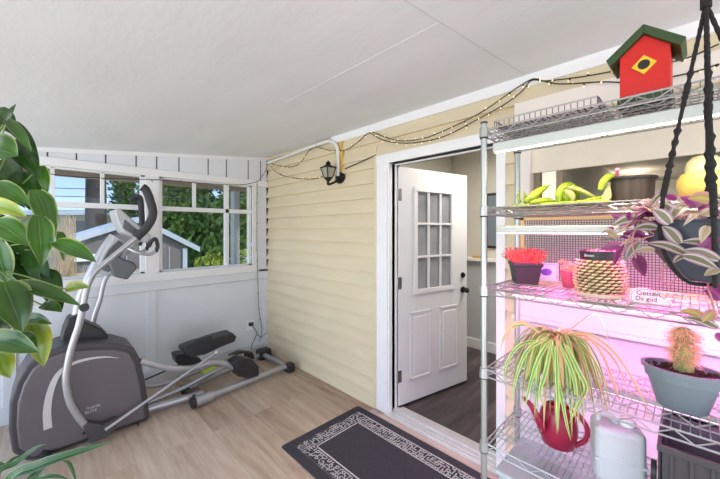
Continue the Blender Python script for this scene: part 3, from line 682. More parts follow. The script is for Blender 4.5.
mb.build('cage', M['iron'], t); g.build('lantern_pane', M['lanternglass'], t)
MB().lathe([(.054, .085), (.052, .092), (.024, .112), (.020, .120), (.026, .127), (.012, .138), (.006, .148), (.0, .152)], b, 16).build('lantern_roof', M['iron'], t, 40)
MB().tube([b + Vector((0, 0, 0)), b + Vector((0, 0, .05))], .010, 8).build('candle', M['stone'], t, 40)

# ================================================================== SHELVING UNIT
SX0, SX1, SY0, SY1 = 3.118, 4.34, -.726, -.354
S = thing('wire_shelving', 'tall chrome wire shelving unit with six tiers beside the open door', 'shelving', (SX0, SY0, 0))
for x, y in ((SX0, SY0), (SX1, SY0), (SX0, SY1), (SX1, SY1)):
    p = MB().tube([(x, y, .02), (x, y, 1.945)], .0127, 14).build('post', M['post'], S, 40)
    MB().lathe([(.0127, 1.945), (.014, 1.947), (.014, 1.953), (.0, 1.957)], (x, y, 0), 14).build('post_cap', M['black'], p, 40)
    MB().lathe([(.02, 0.003), (.022, .02), (.01, .03), (.008, .05)], (x, y, 0), 12).build('levelling_foot', M['black'], p, 40)
TIERS = [.30, .625, .93, 1.27, 1.60, 1.925]
for ti, zt_ in enumerate(TIERS):
    mb = MB(); rw = .0025; off_ = .02
    x0, x1, y0, y1 = SX0, SX1, SY0, SY1
    zl = zt_ - .032
    for zz in (zt_ - .004, zl):
        for yy in (y0, y1): mb.tube([(x0, yy, zz), (x1, yy, zz)], .0032, 6)
        for xx in (x0, x1): mb.tube([(xx, y0, zz), (xx, y1, zz)], .0032, 6)
    def zig(p, q, n):
        P = [p.lerp(q, i / n) for i in range(n + 1)]
        for i in range(n):
            a = P[i].copy(); b2 = P[i + 1].copy(); a.z = zt_ - .005 if i % 2 else zl; b2.z = zl if i % 2 else zt_ - .005; mb.tube([a, b2], .0024, 5)
    zig(Vector((x0, y0, 0)), Vector((x1, y0, 0)), 28); zig(Vector((x0, y1, 0)), Vector((x1, y1, 0)), 28); zig(Vector((x0, y0, 0)), Vector((x0, y1, 0)), 8); zig(Vector((x1, y0, 0)), Vector((x1, y1, 0)), 8)
    for yy in ([y0 + .124, y0 + .248] if ti < 5 else [y0 + .062 * k for k in (1, 2, 3, 4, 5)]):
        mb.tube([(x0, yy, zt_ - .006), (x1, yy, zt_ - .006)], .0028, 5); mb.tube([(x0, yy, zl), (x1, yy, zl)], .0028, 5); zig(Vector((x0, yy, 0)), Vector((x1, yy, 0)), 28)
    n = 61
    for i in range(1, n):
        xx = x0 + (x1 - x0) * i / n; mb.box((xx - .0013, y0, zt_ - .0025), (xx + .0013, y1, zt_))
    sh = mb.build('wire_shelf', M['chrome'], S)
    for x, y in ((x0, y0), (x0, y1), (x1, y0), (x1, y1)):
        MB().lathe([(.0135, zt_ - .038), (.0185, zt_ - .036), (.0165, zt_ + .004), (.0135, zt_ + .006)], (x, y, 0), 14).build('collar', M['post'], sh, 40)
        MB().lathe([(.0137, zt_ - .042), (.0165, zt_ - .041), (.0165, zt_ - .038), (.0137, zt_ - .037)], (x, y, 0), 14).build('ring', M['black'], sh, 40)

# grow lights
def grow(name, z, y, hh, mled, label, colr, energy, tilt=.03):
    t = thing(name, label, 'grow light', (3.7, y, z), 'grow lights fixed under the shelves')
    MB().box((3.148, y - .022, z - hh), (4.30, y + .022, z)).build('lamp_body', M['barbody'], t, bevel=.006)
    MB().box((3.155, y - .018, z - hh - .004), (4.29, y - .008, z - hh + .001)).build('led_strip', mled, t, bevel=.003)
    light('grow_light_glow', 'AREA', (3.72, y - .013, z - hh - .005), energy, colr, aim=(3.72, y + tilt, z - 1), shape='RECTANGLE', size=1.12, size_y=.009, spread=math.radians(125))
grow('grow_light', 1.862, -.695, .038, M['ledw'], 'long white LED bar glowing warm white under the top shelf', (1, .80, .55), 3.2)
grow('grow_light', 1.522, -.66, .028, M['ledp'], 'long LED bar glowing pink under the second shelf above the red sprouts', (1, .08, .58), 6.5, .5)
grow('grow_light', 1.233, -.50, .02, M['ledp'], 'LED bar glowing pink under the third shelf above the cactus planter', (1, .17, .72), 6.2, .9)
grow('grow_light', .893, -.45, .02, M['ledp'], 'LED bar glowing pale violet under the fourth shelf above the watering can', (.85, .62, 1), .8, .3)

# screen panel with tan frame standing behind shelf three (leans on the wall)
t = thing('screen_panel', 'tan framed panel of dark wire mesh behind the third shelf', 'screen', (3.6, -.30, 1.16))
A = on(517, 208, 1, -.14); sy = -.14
x0, x1, z0, z1 = 3.045, 4.5, 1.20, 1.612
mb = MB(); mb.box((x0, sy - .01, z1 - .055), (x1, sy + .01, z1)); mb.box((x0, sy - .01, z0), (x1, sy + .01, z0 + .045)); mb.box((x0, sy - .01, z0), (x0 + .036, sy + .01, z1)); mb.box((x1 - .036, sy - .01, z0), (x1, sy + .01, z1))
mb.box((x0 + .1, sy, z0 + .02), (x0 + .14, -.032, z0 + .04)); mb.box((x1 - .6, sy, z0 + .02), (x1 - .56, -.032, z0 + .04))
mb.build('frame', M['tan'], t, bevel=.002)
mb = MB(); g = .0118
x = x0 + .036
while x < x1 - .036: mb.box((x, sy - .0012, z0 + .04), (x + .0026, sy + .0012, z1 - .03)); x += g
z = z0 + .045
while z < z1 - .03: mb.box((x0 + .03, sy - .0014, z), (x1 - .03, sy + .0014, z + .0026)); z += g
mb.build('mesh', M['mesh'], t)

# ================================================================== SHELF CONTENTS
# --- birdhouse on the top shelf
bx, by, bz = 3.612, -.55, 1.926
BH = thing('birdhouse', 'red birdhouse with a dark green roof and yellow diamond on the top shelf', 'birdhouse', (bx, by, bz))
dv = (CP - Vector((bx, by, 0))); dv.z = 0; yawb = math.atan2(dv.y, dv.x) + PI / 2 + math.radians(-5)
BM = Matrix.Translation((bx, by, bz)) @ Matrix.Rotation(yawb, 4, 'Z')
hw, hd, he, hp = .064, .058, .172, .228
pr = [(-hw, -hd, .03), (hw, -hd, .03), (hw, -hd, he), (0, -hd, hp), (-hw, -hd, he)]
mb = MB(); mb.prism([BM @ Vector(p) for p in pr], (BM.to_3x3() @ Vector((0, 2 * hd, 0)))); mb.build('body', M['red'], BH, bevel=.002)
mb = MB(); mb.box((-.070, -.066, .0), (.070, .066, .03), BM); mb.build('base', M['green'], BH, bevel=.003)
for s in (-1, 1):
    mb = MB(); sl = (hp - he) / hw; xe = hw + .024; th = .022
    pts = [(0, hp), (s * xe, hp - sl * xe), (s * (xe + .012), hp - sl * xe + th), (0, hp + th * 1.35)]
    mb.prism([BM @ Vector((p[0], -hd - .018, p[1])) for p in pts], BM.to_3x3() @ Vector((0, 2 * hd + .036, 0))); mb.build('roof_board', M['green'], BH, bevel=.002)
mb = MB(); r_ = .032; mb.prism([BM @ Vector((x, -hd - .006, .128 + z)) for x, z in ((-r_ * 1.0, 0), (0, -r_), (r_ * 1.0, 0), (0, r_))], BM.to_3x3() @ Vector((0, .006, 0))); mb.build('diamond_plate', M['yellow'], BH, bevel=.001)
c = BM @ Vector((0, -hd - .0075, .128)); nb = BM.to_3x3() @ Vector((0, .01, 0)); MB().tube([c, c + nb], .0155, 20).build('entrance_hole', M['ink'], BH, 40)

def pot(mb, c, r0, r1, h, lip=.006, n=32, sx=1, sy=1):
    return mb.lathe([(r0 * .9, 0), (r0, .004), (r1 - .002, h - lip * 2), (r1 + lip * .5, h - lip * 2), (r1 + lip * .5, h), (r1 - lip, h), (r1 - lip * 1.4, h - .02), (0, h - .02)], c, n, sx, sy)

t = thing('mesh_tray', 'shallow dark wire mesh tray lying on the top shelf left of the birdhouse', 'tray', (3.33, -.54, 1.926))
mb = MB(); x0, x1, y0, y1, z0 = 3.15, 3.50, -.70, -.38, 1.9262
for k in range(19): x = x0 + (x1 - x0) * k / 18; mb.box((x - .0015, y0, z0), (x + .0015, y1, z0 + .003)); mb.box((x - .0012, y0, z0), (x + .0012, y0 + .002, z0 + .03)); mb.box((x - .0012, y1 - .002, z0), (x + .0012, y1, z0 + .03))
for k in range(17): y = y0 + (y1 - y0) * k / 16; mb.box((x0, y - .0015, z0), (x1, y + .0015, z0 + .003)); mb.box((x0, y - .0012, z0), (x0 + .002, y + .0012, z0 + .03)); mb.box((x1 - .002, y - .0012, z0), (x1, y + .0012, z0 + .03))
mb.build('mesh', M['mesh'], t)
mb = MB()
for q in ((x0, y0, x1, y0), (x1, y0, x1, y1), (x1, y1, x0, y1), (x0, y1, x0, y0)): mb.tube([(q[0], q[1], z0 + .03), (q[2], q[3], z0 + .03)], .003, 6)
mb.build('rim', M['chrome'], t)

# --- shelf 2 (z 1.60)
Z2 = 1.602
t = thing('lime_plant', 'low tray of thick arching lime yellow leaves on the second shelf', 'plant', (3.36, -.56, Z2))
MB().box((3.19, -.62, Z2), (3.52, -.50, Z2 + .012)).build('tray', M['limeleaf'], t, bevel=.004)
def tleaf(mb, pts, t_, r): 
    P = spline([W(p[0], p[1], t_) for p in pts], 5); k = len(P); mb.tube(P, [max(.0015, r * math.sin(PI * min(.98, .22 + .74 * i / (k - 1))) ) for i in range(k)], 8)
mb = MB()
for pts, t_, r in (([(526, 203), (532, 197), (541, 190), (550, 185)], 1.34, .017), ([(521, 203), (518, 197), (519, 190)], 1.38, .006), ([(524, 203), (525, 196), (523, 191)], 1.36, .006), ([(560, 203), (559, 194), (564, 187), (571, 186), (577, 193), (579, 203)], 1.28, .016), ([(568, 203), (566, 195), (563, 189)], 1.27, .018), ([(572, 186), (580, 190), (590, 196), (600, 203)], 1.25, .010), ([(600, 190), (604, 181), (611, 176), (618, 179)], 1.17, .013), ([(575, 203), (588, 201), (603, 197), (608, 190)], 1.2, .010), ([(530, 203), (545, 200), (560, 203)], 1.3, .011)): tleaf(mb, pts, t_, r)
mb.build('leaves', M['limeleaf'], t, 50)
mb = MB()
for pts, t_, r in (([(568, 187), (583, 191), (596, 198), (604, 202)], 1.24, .007), ([(566, 190), (572, 196), (573, 203)], 1.25, .013), ([(604, 203), (607, 196), (609, 185)], 1.18, .015)): tleaf(mb, pts, t_, r)
tag(mb.build('pale_leaves', M['paleleaf'], t, 50), 'pale cream yellow leaves')
wc = (3.572, -.52, Z2)
t = thing('barrel_planter', 'dark weathered wood barrel planter on the second shelf', 'planter', wc)
pot(MB(), wc, .060, .065, .092, .004).build('tub', M['woodpot'], t, 40)
MB().lathe([(.0695, 0), (.0705, .002), (.0705, .006), (.0695, .008)], (wc[0], wc[1], Z2 + .083), 32).build('hoop', M['black'], t)
a_ = W(622, 180, 1.13); MB().tube([Vector((3.53, -.53, Z2 + .08)), W(617, 169, 1.13)], .006, 6).build('plant_marker', M['pinkstick'], t)
yc = (3.75, -.54, Z2)
t = thing('yellow_jar', 'yellow ceramic jar with a pale domed lid on the second shelf', 'jar', yc)
MB().lathe([(.045, 0), (.058, .01), (.064, .045), (.062, .065), (.054, .082), (.045, .084), (.042, .09), (0, .09)], yc, 32).build('body', M['yellowpot'], t, 50)
MB().lathe([(.044, .085), (.044, .102), (.040, .120), (.028, .135), (.010, .141), (0, .142)], yc, 28).build('lid', M['yellowtop'], t, 50)
mb = MB()
for k in range(5): mb.tube(spline([Vector(yc) + Vector((.044 * math.cos(a) * 1, .044 * math.sin(a), .042 + .0 * k)) * 1 + Vector((.02 * math.cos(a), .02 * math.sin(a), dz)) for a, dz in ((-1.1 + k * .13, -.03), (-1.05 + k * .13, 0), (-1.1 + k * .13, .03))], 4), .004, 6)
mb.build('ribbing', M['yellowtop'], t, 50)

# --- shelf 3 (z 1.27)
Z3 = 1.272
pc = Vector((3.205, -.51, Z3))
t = thing('sprout_pot', 'square black nursery pot crowded with red sprouts on the third shelf', 'potted plant', pc)
mb = MB(); a0, a1, hgt = .043, .055, .092; rz = Matrix.Rotation(.55, 3, 'Z')
ring = lambda r, z: [pc + rz @ Vector((x * r, y * r, z)) for x, y in ((-1, -1), (1, -1), (1, 1), (-1, 1))]
vs = ring(a0, 0) + ring(a1, hgt - .015) + ring(a1 + .004, hgt - .015) + ring(a1 + .004, hgt) + ring(a1 - .003, hgt) + ring(a1 - .005, hgt - .015)
fs = [(3, 2, 1, 0)] + [(4 * k + i, 4 * k + (i + 1) % 4, 4 * k + 4 + (i + 1) % 4, 4 * k + 4 + i) for k in range(5) for i in range(4)] + [(20, 21, 22, 23)]
mb.add(vs, fs); mb.build('pot', M['black'], t, bevel=.002)
rr = random.Random(2); mb = MB()
for i in range(240):
    x, y = rr.uniform(-.9, .9) * a1, rr.uniform(-.9, .9) * a1; b0 = pc + rz @ Vector((x, y, hgt - .015)); L = rr.uniform(.03, .07)
    tip = b0 + Vector((x * .5 + rr.uniform(-.025, .025), y * .5 + rr.uniform(-.025, .025), L)); mb.tube([b0, (b0 + tip) / 2 + Vector((rr.uniform(-.004, .004), 0, .004)), tip], .0011, 4)
    for s in (-1, 1):
        d = Vector((rr.uniform(-1, 1), rr.uniform(-1, 1), rr.uniform(.1, .8))).normalized() * .011; mb.leaf([tip, tip + d * .5, tip + d], .007, (rr.uniform(-1, 1), .3, 1))
mb.build('sprouts', M['sprout'], t)

bc = Vector((3.492, -.625, Z3))
t = thing('woven_planter', 'round woven seagrass planter holding succulents in a black pot on the third shelf', 'potted plant', bc)
MB().lathe([(.0, 0), (.070, .0), (.080, .006), (.083, .016), (.076, .016), (.072, .01), (0, .01)], bc, 32).build('saucer', M['saucer'], t, 50)
mb = MB(); n = 40; rows = 11; vs = []; H = .118
def rad(z): return .058 + .014 * math.sin(PI * min(1, (z / H) * .85 + .1))
mb.lathe([(.052, .011)] + [(rad(H * k / 8) - .004, .012 + H * k / 8) for k in range(9)] + [(.060, .012 + H), (.060, .07), (0, .07)], bc, 32)
mb.build('liner', M['weavedark'], t, 40)
mb = MB()
for rw in range(rows):
    z = .017 + H * rw / rows; R0 = rad(z - .012)
    for k in range(n // 2):
        a = 2 * PI * (k + .5 * (rw % 2)) / (n / 2); da = 2 * PI / (n / 2) * .42
        P = [bc + Vector(((R0 + (.0 if abs(q) == 1 else .005)) * math.cos(a + q * da), (R0 + (.0 if abs(q) == 1 else .005)) * math.sin(a + q * da), z + q * .0022)) for q in (-1, -.5, 0, .5, 1)]
        mb.tube(P, [.0015, .0032, .0038, .0032, .0015], 6)
mb.build('weave', M['weave'], t, 60)
pot(MB(), bc + Vector((0, 0, .075)), .05, .060, .085, .004).build('inner_pot', M['black'], t, 40)
text('Botanicals', .012, bc + Vector((-.032, -.0625, .141)), Matrix.Rotation(math.radians(14), 3, 'Z') @ Matrix.Rotation(PI / 2, 3, 'X'), M['card'], t)
mb = MB(); rr = random.Random(9)
for i in range(26):
    a = rr.uniform(0, 6.28); r = rr.uniform(0, .048); b0 = bc + Vector((r * math.cos(a), r * math.sin(a), .142))
    for k in range(9):
        aa = k * 2.4; el = .35 + .09 * k; d = Vector((math.cos(aa) * math.cos(el), math.sin(aa) * math.cos(el), math.sin(el))) * rr.uniform(.016, .026)
        mb.tube([b0, b0 + d * .55, b0 + d], [.003, .0045, .001], 5)
mb.build('succulents', M['succ'], t, 60)

sc_ = Vector((3.373, -.50, Z3))
t = thing('plum_flower_pot', 'small plum coloured pot with peach blossoms between the sprouts and the woven planter', 'potted plant', sc_)
pot(MB(), sc_, .024, .032, .065, .004).build('pot', M['terra'], t, 40)
mb = MB()
for i in range(34):
    b0 = sc_ + Vector((rr.uniform(-.028, .028), rr.uniform(-.028, .028), .06 + rr.uniform(0, .045)))
    for k in range(4):
        d = Vector((rr.uniform(-1, 1), rr.uniform(-1, 1), rr.uniform(-.2, 1))).normalized() * .014; mb.leaf([b0, b0 + d * .5, b0 + d], .010, (.2, 1, .5))
mb.build('blossoms', M['pinkleaf'], t)
cc = Vector((3.262, -.40, Z3)); t = thing('seed_card', 'white card with a violet picture standing behind the sprouts', 'card', cc)
R3 = Matrix.Rotation(math.radians(25), 3, 'Z')
CM = Matrix.Translation(cc) @ R3.to_4x4()
mb = MB(); mb.box((-.038, 0, 0), (.045, .002, .083), CM); mb.box((-.038, .002, 0), (.045, .03, .002), CM); mb.build('card', M['card'], t)
MB().prism([CM @ Vector((.022 * math.cos(a) - .002, -.0006, .042 + .016 * math.sin(a))) for a in [i * PI / 8 for i in range(16)]], R3 @ Vector((0, .0005, 0))).build('print', M['violet'], t)
mb = MB(); 
for x0_, x1_, z0_, z1_ in ((-.034, .041, .076, .078), (.039, .041, .01, .078), (-.034, -.032, .01, .078)): mb.box((x0_, -.0006, z0_), (x1_, 0, z1_), CM)
mb.build('border', M['violet'], t)

# plaque
pq = Vector((3.632, -.69, Z3)); t = thing('garden_plaque', 'white pebble shaped plaque with dark lettering on the third shelf front edge', 'plaque', pq)
dv = CP - pq; ya = math.atan2(dv.y, dv.x) + PI / 2
PR = Matrix.Rotation(ya, 3, 'Z') @ Matrix.Rotation(math.radians(-18), 3, 'X')
ol = spline([(-.048, .004), (-.052, .03), (-.040, .052), (-.015, .058), (.015, .044), (.04, .022), (.055, .006), (.03, .0), (-.02, .0), (-.048, .004)], 4)[:-1] if False else None
ol = [Vector(p) for p in [(-.046, .001), (-.051, .014), (-.051, .030), (-.043, .044), (-.028, .052), (-.012, .053), (.004, .048), (.02, .037), (.036, .024), (.050, .013), (.054, .005), (.048, .001)]] if False else [Vector((a, 0, b)) for a, b in [(-.046, .001), (-.051, .014), (-.051, .030), (-.043, .044), (-.028, .052), (-.012, .053), (.004, .048), (.02, .037), (.036, .024), (.050, .013), (.054, .005), (.048, .001)]]
mb = MB(); mb.prism([pq + PR @ p for p in ol], PR @ Vector((0, .012, 0))); mb.build('stone', M['stone'], t, 60, bevel=.003)
mb = MB(); cen = Vector((-.005, 0, .022))
for i in range(len(ol)):
    a = cen + (ol[i] - cen) * .88; b = cen + (ol[(i + 1) % len(ol)] - cen) * .88; mb.tube([pq + PR @ (a + Vector((0, -.0005, 0))), pq + PR @ (b + Vector((0, -.0005, 0)))], .0006, 4)
mb.build('outline', M['ink'], t)
TR = PR @ Matrix.Rotation(PI / 2, 3, 'X')
text('Getten', .020, pq + PR @ Vector((-.034, -.001, .029)), TR, M['ink'], t, depth=.0004)
text('Da gud', .018, pq + PR @ Vector((-.036, -.001, .012)), TR, M['ink'], t, depth=.0004)

# --- shelf 4 (z .93)
Z4 = .932
# spider plant
sp_ = Vector((3.335, -.55, Z4)); t = thing('spider_plant', 'large variegated spider plant cascading over the fourth shelf above the watering can', 'potted plant', sp_)
pot(MB(), sp_, .055, .072, .125, .006).build('pot', M['ceramic'], t, 40)
MB().lathe([(0, 0), (.066, 0)], sp_ + Vector((0, 0, .108)), 20).build('soil', M['soil'], t)
rr = random.Random(21); mb = MB()
org = sp_ + Vector((0, 0, .13))
def arch(org, az, reach, rise, drop, w_, mi, n=14):
    d = Vector((math.cos(az), math.sin(az), 0)); P = []
    for i in range(n + 1):
        s = i / n; P.append(org + d * reach * (1 - (1 - s) ** 1.7) + Vector((0, 0, rise * math.sin(PI * min(1, s * 1.25)) * (1 if s < .8 else 1) - drop * max(0, s - .12) ** 1.5)))
    mb.mi = mi; sd = d.cross(Vector((0, 0, 1))); mb.leaf(P, w_, d * .5 + Vector((0, 0, 1)) if True else sd, 'strap', .3)
for i in range(150):
    az = rr.uniform(-PI, 0.15) if i < 105 else rr.uniform(0, PI * 2)
    if math.sin(az) > .1: reach = rr.uniform(.05, .14)
    else: reach = rr.uniform(.05, .19)
    arch(org + Vector((rr.uniform(-.02, .02), rr.uniform(-.02, .02), 0)), az, reach, rr.uniform(.02, .06), rr.uniform(.12, .36), rr.uniform(.012, .018), 0 if rr.random() < .72 else 1)
def wleaf(mb, pxs, t0, t1, w_, mi, shape='strap', up=None):
    k = len(pxs); P = spline([W(p[0], p[1], t0 + (t1 - t0) * i / (k - 1)) for i, p in enumerate(pxs)], 5); mb.mi = mi
    mb.leaf(P, w_, up or (CP - P[0]).normalized(), shape, .3)
for pxs, t0, t1, w_, mi in (([(560, 338), (580, 322), (597, 314), (606, 330), (609, 350)], 1.32, 1.2, .008, 1), ([(566, 338), (590, 340), (608, 352), (620, 370), (628, 392)], 1.3, 1.1, .010, 1),
        ([(562, 337), (585, 333), (612, 350), (636, 385), (652, 420)], 1.3, 1.05, .011, 1), ([(565, 340), (580, 352), (594, 378), (605, 400), (607, 425), (603, 436)], 1.28, 1.15, .010, 1),
        ([(562, 342), (578, 345), (590, 360), (600, 385), (606, 396)], 1.28, 1.15, .010, 1), ([(566, 338), (586, 336), (604, 358), (618, 396), (621, 400)], 1.3, 1.1, .010, 1),
        ([(552, 340), (556, 370), (562, 400), (567, 425), (571, 441)], 1.2, 1.08, .013, 0), ([(566, 345), (578, 370), (586, 388), (578, 405), (569, 424)], 1.2, 1.08, .016, 0),
        ([(556, 345), (557, 380), (558, 405), (558, 432)], 1.18, 1.08, .013, 0), ([(545, 340), (520, 345), (506, 365), (504, 385)], 1.28, 1.25, .012, 0), ([(548, 338), (528, 350), (517, 375), (512, 404)], 1.25, 1.2, .013, 0),
        ([(550, 340), (538, 360), (530, 385), (524, 412)], 1.2, 1.15, .014, 0), ([(552, 342), (546, 370), (540, 392), (544, 408)], 1.18, 1.1, .014, 0), ([(545, 336), (520, 322), (505, 335), (500, 352)], 1.3, 1.3, .010, 1),
        ([(548, 334), (525, 325), (508, 330), (503, 345)], 1.32, 1.32, .010, 0), ([(560, 345), (572, 372), (576, 396), (570, 415)], 1.2, 1.1, .014, 0)):
    wleaf(mb, pxs, t0, t1, w_, mi)
mb.build('leaves', [SPID, SPIDP], t, 60)

# oval planter with hairy cactus
oc = Vector((3.70, -.575, Z4)); t = thing('cactus_planter', 'oval slate grey planter with one shaggy cactus in dark soil on the fourth shelf', 'potted plant', oc)
MB().lathe([(.052, 0), (.060, .006), (.084, .092), (.090, .094), (.092, .118), (.100, .120), (.101, .132), (.090, .132), (.088, .115), (.0, .115)], oc, 40, 1, .74).build('planter', M['oval'], t, 40)
mb = MB(); rr = random.Random(4)
mb.lathe([(0, .012), (.04, .01), (.086, .0)], oc + Vector((0, 0, .113)), 30, 1, .72)
for i in range(160):
    a = rr.uniform(0, 6.28); r = rr.uniform(.02, .082); mb.ball(oc + Vector((r * math.cos(a), r * .72 * math.sin(a), .122)), rr.uniform(.003, .007), 5)
mb.build('soil', M['soil'], t, 60)
kc = oc + Vector((.004, 0, .118)); mb = MB()
for i in range(12):
    a = i * PI / 6
    mb.tube([kc + Vector((.017 * math.cos(a), .017 * math.sin(a), z_)) * 1 for z_ in (0, .04, .09, .125)] + [kc + Vector((.006 * math.cos(a), .006 * math.sin(a), .143))], [.008, .009, .0085, .007, .004], 6)
mb.tube([kc, kc + Vector((0, 0, .14))], .017, 10); mb.build('cactus_stem', M['cactus'], t, 60)
mb = MB()
for i in range(800):
    a = rr.uniform(0, 6.28); z_ = rr.uniform(.03, .142) ** 1.0; r = .024 if z_ < .125 else .016; b0 = kc + Vector((r * math.cos(a), r * math.sin(a), z_))
    d = Vector((math.cos(a), math.sin(a), rr.uniform(-.7, .7))) * rr.uniform(.012, .030); mb.tube([b0, b0 + d], [.0008, .0003], 3, cap=False)
mb.build('spines', M['spine'], t)

# --- shelf 5 (z .625)
Z5 = .627
wc = Vector((3.338, -.525, Z5)); t = thing('watering_can', 'crimson plastic watering can with a long thin spout on the fifth shelf', 'watering can', wc)
mb = MB(); n = 32
prof = [(.060, .0, .85), (.066, .004, .85), (.078, .05, .85), (.080, .08, .8), (.074, .125, .8), (.062, .150, .8), (.050, .158, .8), (.044, .157, .8), (.040, .140, .8), (.0, .135, .8)]
mb.lathe([(p[0], p[1]) for p in prof], wc, n, .88, .80); mb.build('body', M['can'], t, 40)
sp_pts = spline([wc + Vector((-.055, -.01, .045)), W(541, 425, 1.30), W(532, 407, 1.30), W(523, 397, 1.31)], 6)
MB().tube(sp_pts, [.020 - .014 * (i / (len(sp_pts) - 1)) for i in range(len(sp_pts))], 12).build('spout', M['can'], t, 40)
hp_ = spline([wc + Vector((.040, -.0, .148)), wc + Vector((.072, 0, .146)), wc + Vector((.100, 0, .105)), wc + Vector((.095, 0, .06)), wc + Vector((.060, 0, .02))], 6)
MB().tube(hp_, .009, 10).build('handle', M['can'], t, 40)
MB().lathe([(0, 0), (.036, 0)], wc + Vector((0, 0, .1365)), 20, 1, .8).build('water_opening', M['ink'], t)
# milky jug
jc = Vector((3.535, -.575, Z5)); t = thing('water_jug', 'milky white plastic water container beside the watering can', 'container', jc)
RJ = Matrix.Translation(jc) @ Matrix.Rotation(.35, 4, 'Z')
mb = MB(); mb.box((-.072, -.055, 0), (.072, .055, .19), RJ); mb.build('body', M['jug'], t, bevel=.02, seg=4)
mb = MB(); mb.box((-.074, -.057, .075), (.074, .057, .083), RJ); mb.build('seam', M['jug'], t, bevel=.002)
mb = MB(); mb.tube([RJ @ Vector((.03, 0, .185)), RJ @ Vector((.03, 0, .215))], .022, 18); mb.build('cap', M['trim'], t, 40)
mb = MB(); mb.tube(spline([RJ @ Vector(p) for p in ((-.055, 0, .185), (-.05, 0, .21), (-.02, 0, .215), (.0, 0, .187))], 5), .009, 10); mb.build('handle', M['jug'], t, 40)
# dark crate
t = thing('dark_crate', 'dark ribbed plastic crate with a round latch on the fifth shelf under the cactus planter', 'crate', (3.83, -.55, Z5))
mb = MB(); x0, x1, y0, y1, h = 3.655, 4.05, -.69, -.40, .225
mb.box((x0, y0, Z5), (x1, y1, Z5 + .01)); mb.box((x0, y0, Z5), (x1, y0 + .006, Z5 + h)); mb.box((x0, y1 - .006, Z5), (x1, y1, Z5 + h)); mb.box((x0, y0, Z5), (x0 + .006, y1, Z5 + h)); mb.box((x1 - .006, y0, Z5), (x1, y1, Z5 + h))
mb.box((x0 - .008, y0 - .008, Z5 + h - .02), (x1 + .008, y0 + .006, Z5 + h)); mb.box((x0 - .008, y1 - .006, Z5 + h - .02), (x1 + .008, y1 + .008, Z5 + h)); mb.box((x0 - .008, y0, Z5 + h - .02), (x0 + .006, y1, Z5 + h)); mb.box((x1 - .006, y0, Z5 + h - .02), (x1 + .008, y1, Z5 + h))
for k in range(9): mb.box((x0 + .02 + k * .042, y0 - .007, Z5 + .01), (x0 + .03 + k * .042, y0, Z5 + h - .02))
for k in range(6): mb.box((x0 - .007, y0 + .02 + k * .048, Z5 + .01), (x0, y0 + .03 + k * .048, Z5 + h - .02))
mb.build('crate', M['housedark'], t, bevel=.002)
mb = MB(); c = Vector((x0 - .012, y0 + .05, Z5 + .11)); mb.tube([c, c + Vector((-.012, 0, 0))], .03, 18); mb.build('latch', M['black'], t, 40)
# bin on shelf 6
Z6 = .302
t = thing('storage_bin', 'pale translucent storage bin on the lowest visible shelf', 'bin', (3.35, -.55, Z6))
mb = MB(); x0, x1, y0, y1, h = 3.16, 3.62, -.70, -.40, .20
mb.box((x0, y0, Z6), (x1, y1, Z6 + h)); mb.build('body', M['bin'], t, bevel=.02, seg=3)
mb = MB(); mb.box((x0 - .008, y0 - .008, Z6 + h), (x1 + .008, y1 + .008, Z6 + h + .018)); mb.build('lid', M['bin'], t, bevel=.006)

